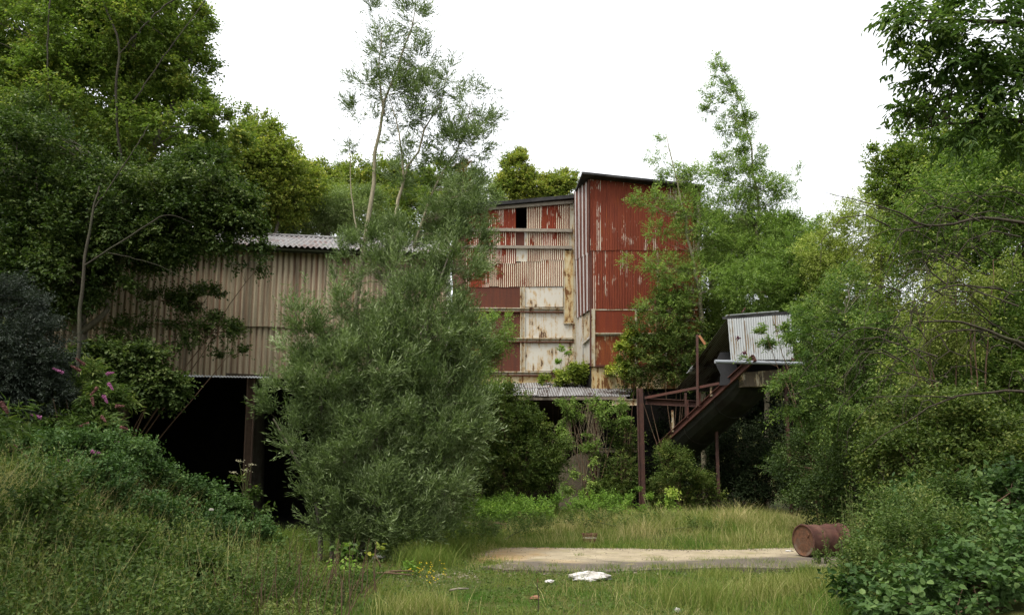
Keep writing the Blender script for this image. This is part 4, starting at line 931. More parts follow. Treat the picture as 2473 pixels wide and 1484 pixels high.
n = 1500; x3 = rng.uniform(-8.5, -3.0, n); y3 = rng.uniform(7, 12.5, n); k3 = x3 < -2.9 - .16 * (y3 - 8); x3, y3 = x3[k3], y3[k3]; g3 = blades(np.stack([x3, y3, height(x3, y3)], 1), rng.uniform(.7, 1.15, len(x3)), np.full(len(x3), .005), rng.uniform(.05, .5, len(x3)), np.clip(rng.normal(.8, .15, len(x3)), 0, 1)); gs = cat3([gs, g3])
tag(mk('long_grass', *gs[:2], L['grass'], face_attr={'tint': gs[2]}), kind='stuff')

def bush(name, label, cat, lobes, n, leaf, ll=.06, lw=.03, nl=12, slen=.3, bark=None, stems=7, shift=0.0, group=None, part=('stem', 'foliage'), base=None, **kw):
    lp = lobes_px(lobes); c = sum(l[0] for l in lp) / len(lp)
    b = np.array(base if base is not None else [c[0], c[1], 0.0]); b[2] = float(height(b[0], b[1]))
    wt = []
    for k in range(stems):
        l = lp[k % len(lp)]; q = b + np.r_[rng.normal(0, .12, 2), -.05]; e = l[0] + rng.normal(0, .35, 3) * l[1] + UP * l[1][2] * .3
        wt.append((np.array([q, q * .6 + e * .4 + rng.normal(0, .06, 3) - np.r_[(e - q)[:2] * .12, 0], e]), np.array([.03, .018, .007])))
    return plant(name, label, cat, lp, [], n, nl, ll, lw, leaf, bark or B['twig'], slen, group, part, world_trunks=wt, shift=shift, **kw)

# bank of brambles between the nettles and the shed
bush('bramble_bush', 'dark bramble mound sloping down in front of the shed opening', 'bramble', [(270, 1120, 14, 120, 50), (400, 1185, 14.5, 90, 50), (500, 1235, 14.5, 80, 40), (580, 1280, 14.5, 60, 35), (430, 1290, 13, 150, 60), (600, 1320, 14, 60, 35)], 5600, L['bramble'], .055, .034, 10, .28, shift=-.02, inner=.2)
bush('bramble_bush', 'bramble mound under the pink flowering shrub on the bank', 'bramble', [(60, 1085, 13, 130, 42), (220, 1095, 13, 110, 45), (170, 1190, 12, 150, 70), (300, 1260, 12, 120, 55)], 4200, L['bramble'], .055, .032, 10, .28, shift=.04, inner=.2)
bush('weed_clump', 'tall leafy weed clump at the near foot of the bank', 'weeds', [(90, 1330, 9.5, 170, 120), (280, 1370, 9.6, 150, 90), (440, 1400, 10, 120, 70), (200, 1450, 8.8, 220, 70)], 3600, L['herb'], .06, .03, 12, .3, shift=.04, inner=.15, up=1.1, bark=B['green'])
bu = bush('buddleia', 'buddleia shrub with drooping lilac flower spikes on top of the bank', 'shrub', [(185, 930, 14.5, 75, 45), (150, 990, 14.3, 90, 50), (240, 1000, 14.5, 75, 45), (200, 1050, 14.2, 120, 45)], 620, L['herb'], .13, .032, 12, .34, stems=9, shift=.05, clump=.3, part=('stem', 'foliage'), curl=.25)
def spike(p, d, l_, r_, mat, parent, name='flower_spike'):
    d = unit(np.array(d, float)); v = []; n = 260
    q = rng.uniform(0, 1, n); a = rng.uniform(0, 6.28, n); x = unit(np.cross(d, UP + .01)); y = np.cross(d, x)
    rr = r_ * (1 - q * .75) * rng.uniform(.7, 1.05, n)
    c = np.array(p)[None] + d * (q * l_)[:, None] + (x[None] * np.cos(a)[:, None] + y[None] * np.sin(a)[:, None]) * rr[:, None]
    s = .012; t1 = unit(rng.normal(0, 1, (n, 3))) * s; t2 = unit(rng.normal(0, 1, (n, 3))) * s
    v = np.stack([c - t1, c - t2, c + t1, c + t2], 1).reshape(-1, 3); f = np.arange(n * 4).reshape(-1, 4)
    vv, ff = tube_np(np.array([[p, p + d * l_]]), np.array([[r_ * .6, r_ * .15]]), 6)
    return mk(name, np.concatenate([v, vv]), np.concatenate([f, ff + len(v)]), mat, parent)
for (px, py, dx, dz, mt) in ((153, 900, -.6, .3, 'pink'), (195, 895, -.7, .4, 'pinkdead'), (258, 902, .6, .05, 'pink'), (262, 925, .5, -.5, 'pink'), (250, 955, .5, -.6, 'pink'), (280, 980, .8, 0, 'pinkdead'), (235, 935, -.3, -.6, 'pinkdead'), (245, 1005, .4, -.3, 'pinkdead'), (290, 1030, .8, -.2, 'pinkdead'), (215, 1022, -.5, -.2, 'pinkdead'), (100, 1008, -.5, .2, 'pink'), (205, 880, -.5, .4, 'pinkdead'), (222, 960, .3, -.6, 'pinkdead'), (270, 1066, .7, 0, 'pink')):
    spike(P(px, py, 13.7), (dx, -.3, dz), .17, .026, M[mt], bu)
b2 = bush('buddleia', 'buddleia sprig with big leaves and one rosy spike at the edge of the view', 'shrub', [(-30, 990, 9, 60, 50), (-60, 1060, 9, 70, 60)], 60, L['herb'], .15, .035, 8, .35, stems=5, shift=.1, curl=.25)
spike(P(2, 972, 8.7), (.5, -.2, -.5), .16, .028, M['pinkdead'], b2)
for (px, py, Y_) in ((222, 1090, 12.4), (160, 1110, 12.2)):
    q = P(px, py, Y_); g_ = np.array([q[0], q[1], height(q[0], q[1]) - .02])
    t_ = thing('buddleia_sprig', 'lone buddleia sprig with %s lilac spike poking from the brambles' % ('its' if px == 222 else 'a lower, plumper'), 'shrub', g_)
    vv, ff = tube_np(np.array([[g_, g_ * .4 + q * .6 + [.03, 0, 0], q]]), np.array([[.01, .007, .004]]), 5); mk('stem', vv, ff, B['green'], t_)
    spike(q, (.7, -.2, -.1), .14, .026, M['pink'], t_)
    v, f, t = leaves(np.array([g_ + UP * .3, (g_ + q) / 2]), np.array([UP, UP]), np.array([.4, .4]), 8, .11, .03, np.array([.4, .4])); mk('foliage', v, f, L['herb'], t_, face_attr={'tint': t})

# ------------------------------------------------------------------ the willows
WB = [(910, 900, 15.8, 140, 150), (1020, 790, 16, 125, 130), (890, 1070, 15.5, 140, 150), (1060, 990, 15.6, 105, 170), (795, 930, 15.3, 85, 120, 0, .8), (930, 1220, 15, 130, 95), (1050, 1160, 15.3, 80, 110),
      (970, 660, 16, 100, 70, 0, .6), (820, 720, 15.6, 55, 75, 0, .35), (680, 985, 15, 50, 30, 0, .5), (640, 965, 15, 25, 22, 0, .3), (1110, 640, 16.2, 65, 80, 0, .8), (725, 1060, 15, 50, 45, 0, .6), (740, 1130, 15, 35, 40, 0, .5), (700, 940, 15.1, 40, 50, 0, .5), (690, 850, 15.3, 28, 40, 0, .3), (1140, 860, 15.8, 40, 120, 0, .9), (750, 810, 15.5, 48, 60, 0, .5),
      (1060, 560, 16.4, 80, 45, 0, .7), (1150, 600, 16.3, 35, 70, 0, .7), (900, 600, 16.2, 60, 38, 0, .9), (980, 580, 16.3, 60, 38, 0, .9), (870, 1300, 15, 90, 45), (1000, 1275, 15, 90, 50), (1130, 1040, 15.6, 45, 80), (790, 1230, 15, 45, 60, 0, .8), (745, 680, 15.6, 12, 34, 0, .2), (745, 900, 15.3, 45, 85, 0, .7), (722, 770, 15.4, 34, 55, 0, .45), (770, 1170, 15, 45, 60, 0, .7), (700, 1020, 15, 35, 24, 0, .4), (850, 650, 15.8, 35, 50, 0, .4)]
plant('willow_bush', 'broad grey green willow bush filling the middle of the yard in front of the shed', 'willow', WB,
      [[(800 + dx, 1365, 15.4, .05), (800 + dx * 1.6, 1200, 15.5, .04), (ex, ey, 15.7, .012)] for dx, ex, ey in ((0, 760, 850), (30, 900, 780), (60, 950, 700), (90, 1050, 700), (20, 820, 800), (70, 1100, 900), (-25, 660, 1010), (50, 1090, 600))],
      16500, 12, .095, .018, L['willow'], B['grey'], .38, ang=36, droop=-.03, up=.9, inner=.1, clump=.17, jit=.1, per_clump=15, maxb=260, r0=.014, curl=.05, shift=-.03, upb=.6)
WT = [(925, 120, 16.5, 42, 62, 0, 1), (1000, 50, 16.5, 35, 55, 0, 1), (1012, 150, 16.5, 42, 50, 0, 1.2), (880, 195, 16.5, 38, 30), (945, 215, 16.5, 55, 40, 0, 1.3), (1030, 235, 16.5, 42, 50, 0, 1.3), (905, 40, 16.5, 18, 38, 0, .7), (1085, 190, 16.6, 26, 55, 0, .7), (1130, 240, 16.6, 30, 60, 0, .9), (1165, 290, 16.6, 36, 36, 0, .9),
      (1095, 345, 16.6, 60, 34, 0, 1.3), (1150, 350, 16.6, 42, 45, 0, 1.2), (1040, 300, 16.6, 36, 30), (985, 285, 16.5, 45, 26, 0, 1.1), (868, 280, 16.4, 28, 42, 0, .6), (850, 350, 16.4, 20, 40, 0, .5), (960, 335, 16.5, 24, 26), (1010, 380, 16.5, 45, 34, 0, .9), (915, 300, 16.5, 18, 22), (1060, 410, 16.5, 50, 30), (960, 430, 16.5, 34, 40), (1120, 470, 16.4, 50, 50), (1180, 210, 16.6, 18, 30, 0, .5), (1150, 520, 16.4, 45, 45), (1080, 520, 16.4, 50, 40)]
plant('willow_tree', 'tall spindly willow rising above everything on two thin pale stems', 'willow', WT,
      [[(835, 1350, 16.3, .065), (845, 900, 16.3, .058), (882, 600, 16.4, .05), (905, 400, 16.4, .04), (928, 270, 16.5, .028), (975, 130, 16.5, .02), (1003, 20, 16.5, .008)],
       [(928, 275, 16.5, .03), (915, 180, 16.5, .017), (922, 90, 16.5, .008)],
       [(905, 1350, 16.3, .07), (935, 700, 16.3, .042), (958, 520, 16.4, .036), (975, 430, 16.4, .028), (1020, 330, 16.5, .02), (1060, 250, 16.6, .012), (1085, 170, 16.6, .006)],
       [(975, 430, 16.4, .024), (965, 330, 16.4, .016), (940, 230, 16.4, .006)], [(1000, 600, 16.4, .03), (1050, 450, 16.5, .022), (1110, 350, 16.6, .014), (1140, 240, 16.6, .006)], [(880, 640, 16.4, .02), (850, 480, 16.4, .012), (845, 330, 16.4, .005)]],
      2900, 12, .10, .017, L['willow'], B['pale'], .32, ang=34, droop=-.02, up=.55, inner=.1, clump=.3, per_clump=9, maxb=260, r0=.011, curl=.05, shift=-.03, upb=.3)

# ------------------------------------------------------------------ shrubs in front of the mill
bush('green_shrub', 'loose bright green shrub beside the wing of the mill', 'shrub', [(1195, 800, 30, 45, 60), (1175, 900, 30, 50, 70), (1215, 770, 30, 26, 22, 0, .5), (1190, 1000, 29, 55, 90)], 2600, L['birch'], .07, .035, 10, .35)
bush('green_shrub', 'dark green shrub standing under the left half of the canopy', 'shrub', [(1235, 1010, 28, 60, 70), (1265, 1110, 28, 90, 75), (1330, 1100, 28, 40, 50, 0, .7), (1205, 960, 28, 26, 30), (1290, 1020, 28, 26, 34, 0, .6), (1200, 1150, 28, 50, 60)], 3800, L['thicket'], .095, .036, 10, .34, shift=-.08, inner=.1, per_clump=16)  # leaf tint lowered to deepen the shadow under the canopy
bush('green_shrub', 'dark shrub between the rusty column and the tall steel post', 'shrub', [(1500, 1130, 32.4, 45, 65, 0, .7), (1480, 1190, 32.2, 60, 34), (1510, 1050, 32.6, 35, 50, 0, .4)], 1700, L['thicket'], .07, .036, 10, .3, shift=-.08, per_clump=14)  # darker leaf tint stands for the shadow here
bush('green_shrub', 'bushy shrub just beyond the tall steel post below the conveyor', 'shrub', [(1620, 1110, 29.8, 38, 30), (1650, 1150, 29.8, 60, 40, 0, .8), (1610, 1190, 32, 40, 40), (1700, 1190, 30, 40, 40, 0, .7), (1590, 1070, 30.5, 20, 24, 0, .5)], 2100, L['thicket'], .065, .036, 10, .3, shift=.04, per_clump=14)
bush('fern_patch', 'bright light green ferns at the far edge of the grass', 'ferns', [(1215, 1225, 24.5, 60, 14, 0, .8), (1300, 1228, 24, 50, 9, 0, .6), (1170, 1245, 23, 40, 16), (1345, 1215, 25, 22, 12, 0, .7), (1250, 1240, 23.5, 90, 10), (1150, 1225, 25, 40, 14)], 900, L['fern'], .075, .03, 12, .3, up=.9, clump=.7, per_clump=9, shift=-.12, bark=B['green'])
bush('fern_patch', 'light green ferns at the foot of the crumbling pier', 'ferns', [(1400, 1228, 25.5, 40, 9), (1470, 1232, 25, 45, 8), (1510, 1215, 26, 26, 12, 0, .7), (1440, 1215, 26, 70, 12)], 420, L['fern'], .07, .03, 12, .28, up=.9, clump=.7, per_clump=9, shift=-.15, bark=B['green'])
bush('fern_patch', 'pale yellow green sapling right of the tall steel post base', 'sapling', [(1612, 1205, 26.5, 22, 14), (1612, 1228, 26.5, 20, 12)], 90, L['fern'], .10, .05, 9, .28, stems=3, up=.7, bark=B['green'], shift=.25)
bush('grey_weed', 'tall weed with small pale leaves growing against the tall steel post', 'weeds', [(1552, 1200, 27, 14, 42), (1582, 1205, 26.5, 12, 35)], 120, L['fern'], .05, .03, 8, .2, stems=3, up=1.1, bark=B['green'])
bush('weed_clump', 'rough weeds and seeding stems between the willow and the concrete', 'weeds', [(1150, 1290, 18.5, 50, 26), (1220, 1278, 19.5, 60, 16), (1120, 1320, 16.6, 30, 26), (1280, 1265, 20.5, 60, 12)], 520, L['herb'], .05, .02, 14, .3, up=1.2, bark=B['green'], clump=.6, per_clump=8, shift=.05)
bush('weed_clump', 'low weeds in the grass between the basket and the steel post', 'weeds', [(1500, 1262, 21, 80, 10), (1590, 1258, 22, 60, 12), (1400, 1262, 21, 60, 10), (1700, 1275, 20, 70, 10)], 380, L['herb'], .05, .022, 12, .25, up=1.2, bark=B['green'], clump=.7, per_clump=8, shift=.12)
bush('ivy', 'yellow green ivy spread over the roof of the canopy', 'ivy', [(1345, 915, 36.3, 40, 10, .5), (1400, 900, 36.2, 50, 18, .6), (1450, 893, 36.2, 40, 26, .6), (1490, 905, 36.2, 35, 22, .6)], 2200, L['ivy'], .075, .06, 9, .28, base=P(1430, 922, 36.6), upb=.8)
bush('wall_climber', 'thin bright climber shoot against the cream plates of the mill', 'climber', [(1358, 850, 36.6, 14, 22, .2), (1372, 838, 36.6, 8, 8, .1), (1340, 888, 36.6, 22, 14, .2)], 60, L['fern'], .10, .06, 8, .25, stems=3, base=P(1345, 915, 36.8))
bush('tower_shrub', 'dark shrub climbing over the plates at the foot of the tower', 'shrub', [(1590, 800, 34, 75, 90), (1560, 870, 34, 60, 60), (1650, 860, 33.6, 80, 80), (1700, 900, 33, 50, 40), (1620, 730, 34, 50, 60, 0, .7), (1545, 930, 33.8, 40, 24), (1680, 780, 33.8, 50, 60, 0, .8)], 4600, L['thicket'], .08, .045, 10, .36, shift=-.02, inner=.05, per_clump=13, clump=.24)
bush('tower_shrub', 'yellowing creeper hanging at the corner of the tower plates', 'creeper', [(1508, 850, 34.0, 22, 28, .5), (1495, 885, 34.0, 26, 18, .5), (1530, 820, 34.0, 20, 18, .5)], 650, L['ivy'], .08, .055, 9, .28, shift=.08)
vine = bush('hanging_vine', 'leafy climber hanging in a curtain from the canopy edge over the rusty column', 'climber', [(1362, 990, 32.6, 30, 35, .4), (1390, 1040, 32.6, 35, 60, .4, .6), (1490, 1010, 32.4, 50, 45, .5, .8), (1420, 985, 32.5, 60, 22, .4), (1440, 1110, 32.3, 35, 50, .4, .6), (1360, 1060, 32.6, 24, 40, .4, .5), (1360, 1150, 32.4, 34, 40, .4, .8), (1430, 1170, 32.3, 40, 34, .4, .8)], 1500, L['birch'], .07, .05, 8, .25, base=P(1430, 1215, 32.4), up=-.2)
pts = []
for k in range(44):
    px = rng.uniform(1368, 1460); top = P(px, rng.uniform(962, 990), 32.7); bot = P(px + rng.normal(0, 22), rng.uniform(1060, 1200), 32.5)
    pts.append([top, top * .66 + bot * .34 + rng.normal(0, .10, 3), top * .33 + bot * .67 + rng.normal(0, .12, 3), bot])
v, f = tube_np(np.array(pts), np.full((44, 4), .009) * rng.uniform(.6, 1.5, (44, 1)), 4); mk('tendrils', v, f, barkmat('dry_vine', (.15, .12, .075), (.23, .18, .12)), vine)

# ------------------------------------------------------------------ poplars and saplings by the tower
plant('poplar_tree', 'slender young tree with an airy crown in front of the red tower', 'tree',
      [(1600, 340, 33.4, 14, 30, 0, .5), (1585, 385, 33.4, 30, 22, 0, .6), (1635, 420, 33.4, 50, 30), (1690, 430, 33.4, 50, 35), (1580, 480, 33.3, 65, 28, 0, .8), (1660, 500, 33.4, 55, 45), (1600, 560, 33.3, 60, 22, 0, .8), (1560, 630, 33.2, 65, 16, 0, .7), (1610, 650, 33.3, 60, 35), (1700, 560, 33.5, 60, 55), (1700, 660, 33.5, 60, 60), (1640, 700, 33.3, 60, 35), (1610, 745, 33.4, 70, 35)],
      [[(1702, 1150, 33.6, .12), (1698, 820, 33.6, .10), (1685, 700, 33.5, .085), (1660, 570, 33.4, .06), (1640, 470, 33.4, .04), (1608, 320, 33.4, .012)]], 6200, 10, .055, .04, L['birch'], B['pale'], .34, up=.35, inner=.1, per_clump=9, maxb=170, r0=.018, droop=.2, shift=.03)
plant('poplar_tree', 'tallest airy poplar leaning above the trees beside the tower', 'tree',
      [(1722, 140, 34.5, 12, 18, 0, .8), (1738, 170, 34.5, 16, 26, 0, 1.2), (1752, 205, 34.5, 18, 26, 0, 1.2), (1715, 215, 34.5, 24, 12, 0, .8), (1775, 215, 34.5, 16, 30, 0, .8), (1720, 250, 34.5, 25, 20), (1790, 270, 34.5, 24, 34), (1760, 300, 34.5, 34, 24), (1810, 300, 34.5, 18, 30), (1710, 275, 34.5, 14, 26, 0, .6), (1780, 350, 34.5, 38, 30), (1820, 380, 34.5, 30, 34), (1740, 400, 34.5, 30, 35), (1790, 430, 34.5, 60, 45), (1850, 470, 34.5, 60, 50), (1770, 510, 34.5, 70, 60), (1850, 570, 34.5, 70, 70), (1770, 620, 34.5, 70, 70), (1840, 700, 34.5, 80, 80), (1760, 730, 34.5, 60, 55), (1925, 420, 34.6, 14, 22, 0, .5), (1900, 470, 34.6, 30, 25, 0, .6)],
      [[(1850, 1150, 34.6, .13), (1845, 800, 34.6, .11), (1835, 600, 34.6, .085), (1828, 480, 34.5, .06), (1815, 380, 34.5, .04), (1785, 250, 34.5, .022), (1735, 130, 34.5, .006)]], 13500, 10, .055, .042, L['birch'], B['pale'], .34, up=.4, inner=.1, per_clump=10, maxb=260, r0=.016, droop=.2)
bush('sallow_bush', 'mid green bush between the poplars and the white conveyor box', 'shrub', [(1820, 700, 32, 90, 70), (1900, 640, 33, 80, 80), (1960, 720, 32, 80, 90), (1900, 560, 34, 50, 50), (1930, 800, 31, 80, 60)], 9000, L['birch'], .07, .045, 10, .36, shift=-.08, maxb=90)
for (x0, Y_, sh, lb, cr, nn2, lf) in (
   (2110, 31, 0, 'pale yellow green willow dome on the skyline beyond the dead boughs', [(2110, 560, 31, 120, 120), (2060, 690, 31, 130, 120), (2200, 560, 31, 120, 150), (1985, 620, 31, 60, 70), (2180, 720, 31, 120, 120), (2100, 800, 31, 140, 90)], 15000, 'paleshrub'),
   (2290, 26, 0, 'yellow green maple standing tall behind the arching dead boughs', [(2190, 430, 26, 90, 90), (2290, 400, 26, 130, 120), (2400, 430, 26, 130, 150), (2250, 530, 26, 110, 90), (2120, 360, 26, 30, 30, 0, .4)], 11000, 'limetree')):
    plant('skyline_tree', lb, 'tree', cr, [[(x0, 1150, Y_, .2), (x0 + 10, 800, Y_, .16), (x0 + 20, 500, Y_, .06)], [(x0 + 5, 950, Y_, .12), (x0 - 60, 600, Y_, .04)]], nn2, 10, .075, .04 if lf == 'paleshrub' else .065, L[lf], B['grey'], .34, inner=.4, maxb=60)

# ------------------------------------------------------------------ woods behind the shed and the mill
def wood(lb, cr, n, lf, Y_, base, ll=.11, lw=.085, name='woodland_tree', **kw):
    x0, ty_ = base
    return plant(name, lb, 'tree', cr, [[(x0, 1145, Y_, .28), (x0 + 8, 800, Y_, .2), (x0, ty_, Y_, .05)], [(x0 + 3, 900, Y_, .16), (x0 + 50, ty_ + 90, Y_, .05)], [(x0 + 3, 940, Y_, .16), (x0 - 50, ty_ + 110, Y_, .05)]], n, 9, ll, lw, L[lf], B['grey'], .42, inner=.45, maxb=50, group='trees of the wood behind the buildings', **kw)
wood('tall wood edge behind the huge maple', [(60, 60, 33, 200, 170), (250, 160, 33, 200, 170), (330, 40, 33, 130, 120), (90, 330, 33, 160, 160), (350, 380, 33, 150, 130), (20, 560, 33, 120, 150)], 6500, 'limetree', 33, (150, 100), .17, .13, shift=-.1)
wood('yellow green maple bulging out behind the dark trees at the end of the shed', [(610, 380, 29, 95, 95), (680, 440, 29, 90, 95), (600, 480, 29, 110, 90), (630, 310, 29, 40, 40, 0, .7)], 7500, 'maple', 29, (620, 420), .09, .075, shift=.0)
wood('maple crown sloping down to the dip in the skyline above the shed', [(750, 450, 36, 70, 62), (700, 490, 36, 90, 70), (790, 500, 35, 60, 60)], 5200, 'maple', 36, (740, 450), .1, .08)
wood('grey green sallow rising directly behind the shed roof', [(740, 520, 31, 110, 60), (850, 510, 31, 90, 70), (680, 540, 31, 60, 35)], 6500, 'greysallow', 31, (790, 520), .08, .03)
wood('rounded yellow green crown seen between the stems of the tall willow', [(860, 440, 46, 80, 55), (930, 430, 46, 70, 50), (900, 500, 45, 120, 60)], 5500, 'maple', 46, (890, 430))
wood('darker rounded crown just right of the willow stems', [(1000, 450, 46, 70, 52), (1060, 440, 46, 60, 50), (1020, 520, 44, 130, 70)], 5200, 'limetree', 46, (1030, 440))
wood('crown with a rust coloured dying top between willow and mill', [(1130, 450, 44, 60, 48), (1175, 470, 44, 45, 40), (1120, 530, 43, 90, 70)], 3800, 'greysallow', 44, (1130, 450), .1, .06)
plant('dying_treetop', 'small rust coloured dying tree top between the willow and the mill', 'tree', [(1118, 408, 43, 13, 26), (1127, 430, 43, 12, 16)], [[(1124, 1140, 43, .1), (1122, 700, 43, .08), (1118, 380, 43, .02)]], 130, 9, .1, .07, L['rusty'], B['grey'], .3)
wood('golden green lime crown standing above the wing roof', [(1250, 420, 50, 42, 48), (1225, 470, 50, 45, 50), (1290, 460, 50, 45, 45), (1260, 385, 50, 22, 22, 0, .6)], 4800, 'maple', 50, (1250, 400), shift=.1)
wood('golden green lime crown close beside the tower roof', [(1345, 455, 50, 35, 35), (1370, 430, 50, 22, 25, 0, .7), (1320, 480, 50, 40, 30)], 2600, 'maple', 50, (1345, 430), shift=.06)
wood('shaded green tree beyond the tall conveyor, behind the poplars', [(1700, 560, 44, 110, 90), (1850, 600, 44, 110, 90), (1600, 520, 44, 90, 60)], 5000, 'darktree', 44, (1760, 540))

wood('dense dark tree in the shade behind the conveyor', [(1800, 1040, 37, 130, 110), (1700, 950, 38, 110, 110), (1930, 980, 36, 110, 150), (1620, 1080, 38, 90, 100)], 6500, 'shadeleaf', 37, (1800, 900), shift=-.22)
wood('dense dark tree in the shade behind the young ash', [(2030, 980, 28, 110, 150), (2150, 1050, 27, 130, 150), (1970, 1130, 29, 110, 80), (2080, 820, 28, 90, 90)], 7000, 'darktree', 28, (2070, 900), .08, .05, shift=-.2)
wood('mid green tree filling the skyline dip right of the poplars', [(1900, 590, 40, 60, 60), (1970, 610, 40, 60, 55), (1940, 700, 40, 90, 90), (1990, 540, 40, 40, 30, 0, .6)], 4500, 'birch', 40, (1935, 560), .09, .06)
wood('green tree showing in the gap beside the tower corner', [(1720, 700, 40, 60, 120), (1700, 850, 40, 70, 90), (1760, 600, 41, 60, 60), (1745, 790, 39, 50, 70)], 6500, 'thicket', 40, (1720, 600), .09, .06)
# ------------------------------------------------------------------ the tall dark trees at the near end of the shed
plant('tall_maple', 'huge maple with sunlit yellow green top filling the upper corner', 'tree',
      [(120, 60, 24, 260, 170), (330, 80, 24, 175, 180), (425, 150, 24, 85, 110), (455, 40, 24, 55, 50), (410, 320, 24, 155, 130), (180, 260, 24, 240, 160), (520, 350, 24, 80, 80), (495, 240, 24, 40, 40, 0, .6), (560, 300, 24, 45, 40, 0, .5), (30, 250, 24, 90, 160), (60, 480, 25, 120, 140), (300, 520, 25, 200, 160), (20, 640, 25, 100, 120, 0, .8), (250, 20, 24, 200, 60)],
      [[(300, 1150, 24.5, .3), (290, 700, 24.5, .24), (300, 300, 24.3, .14), (330, 0, 24, .06)], [(295, 500, 24, .14), (420, 250, 24, .07), (470, 100, 24, .03)], [(293, 520, 24, .14), (150, 250, 24, .08), (90, 0, 24, .04)]],
      29000, 9, .085, .065, L['limetree'], B['grey'], .36, inner=.45, maxb=160, per_clump=34, clump=.22, shift=-.02)
plant('dark_tree', 'dark broadleaf tree leaning over the near end of the shed', 'tree',
      [(80, 440, 18.5, 190, 170), (270, 500, 18.5, 190, 140), (430, 520, 18.5, 150, 100), (110, 640, 18.2, 180, 130), (330, 590, 18.4, 130, 80), (500, 570, 18.4, 100, 50), (570, 520, 18.4, 75, 50), (590, 590, 18.3, 50, 28, 0, .6), (480, 440, 18.5, 110, 90), (230, 700, 18.2, 100, 50, 0, .35), (20, 560, 18, 90, 150), (610, 560, 18.3, 40, 30, 0, .6), (560, 480, 18.5, 60, 60, 0, .8), (60, 700, 18, 100, 90, 0, .9), (600, 470, 19, 50, 40, 0, .5), (60, 300, 19, 120, 70, 0, .7)],
      [[(190, 1150, 18.8, .2), (195, 850, 18.8, .17), (190, 650, 18.6, .12), (250, 400, 18.5, .06)], [(192, 760, 18.7, .11), (330, 600, 18.5, .07), (560, 540, 18.4, .02)], [(192, 740, 18.7, .11), (80, 520, 18.5, .05)], [(200, 800, 18.7, .08), (260, 745, 18.5, .05), (240, 700, 18.5, .02)]],
      20000, 9, .075, .05, L['darktree'], B['grey'], .34, inner=.35, maxb=170, per_clump=30, clump=.22, droop=.35)
bush('drooping_branch', 'leafy drooping branches hanging in front of the beige shed wall', 'branch', [(475, 720, 19.3, 60, 26, .4), (520, 790, 19.3, 55, 30, .4, .8), (440, 800, 19.3, 60, 35, .4, .5), (390, 740, 19.3, 60, 40, .4, .5), (560, 860, 19.4, 30, 20, .3, .5), (600, 640, 19.2, 40, 12, .3, .5), (300, 800, 19.2, 40, 60, .5, .5)], 1150, L['darktree'], .07, .045, 9, .3, base=P(250, 1150, 19.3), per_clump=12, shift=.03, droop=.4)
plant('bluish_conifer', 'dense blue grey evergreen at the edge of the view above the bank', 'evergreen', [(10, 760, 14.5, 75, 90), (40, 850, 14.3, 95, 80), (-10, 930, 14, 110, 60), (80, 900, 14.2, 70, 60), (60, 960, 14.2, 110, 45), (130, 830, 14.4, 40, 60, 0, .6), (110, 740, 14.5, 35, 35, 0, .4)], [[(0, 1120, 14.5, .1), (0, 900, 14.5, .08), (0, 680, 14.5, .02)]], 6500, 16, .06, .014, L['bluedark'], B['dark'], .26, ang=40, per_clump=16, clump=.2, inner=.2, droop=.3, maxb=60)
bush('hazel_bush', 'dark hazel bush with yellow tinged top hanging over the shed opening', 'shrub', [(290, 870, 18, 120, 38), (190, 930, 17.8, 110, 55), (330, 925, 18, 95, 36), (395, 935, 18, 45, 32), (190, 1000, 17.6, 60, 45)], 4600, L['darktree'], .075, .06, 9, .32, shift=.06, droop=.4, inner=.3)

for nm, lb_ in (('tall_maple', [[(235, -20, 20.3, .05), (285, 100, 20.3, .05), (280, 260, 20.5, .055), (300, 420, 21, .06)], [(560, -60, 20.5, .03), (420, 0, 20.4, .035), (350, 60, 20.3, .03), (288, 130, 20.3, .02)], [(120, -10, 20.3, .035), (115, 160, 20.3, .035), (130, 300, 20.4, .03)], [(520, -30, 21, .02), (400, 130, 20.8, .03), (320, 250, 20.8, .035)]]),
                ('dark_tree', [[(195, 1100, 15.4, .07), (190, 900, 15.5, .065), (195, 720, 15.6, .06), (215, 560, 15.8, .045), (240, 450, 16, .03)], [(205, 640, 15.6, .03), (330, 560, 15.8, .03), (400, 520, 16, .02), (470, 540, 16.3, .01)], [(230, 500, 15.9, .025), (330, 350, 16.2, .018), (360, 300, 16.4, .01)], [(480, 690, 16.6, .006), (380, 640, 16.4, .014), (260, 610, 16, .02)]])):
    for l in lb_:
        dy = 1.9 if nm == 'tall_maple' else 1.2; a, b = smooth_poly(*poly_world([(q[0], q[1], q[2] + dy, q[3] * .62) for q in l]), k=18); v, f = tube_np(a[None], b[None], 7); mk('branch', v, f, B['limb'], bpy.data.objects[nm], smooth=True)
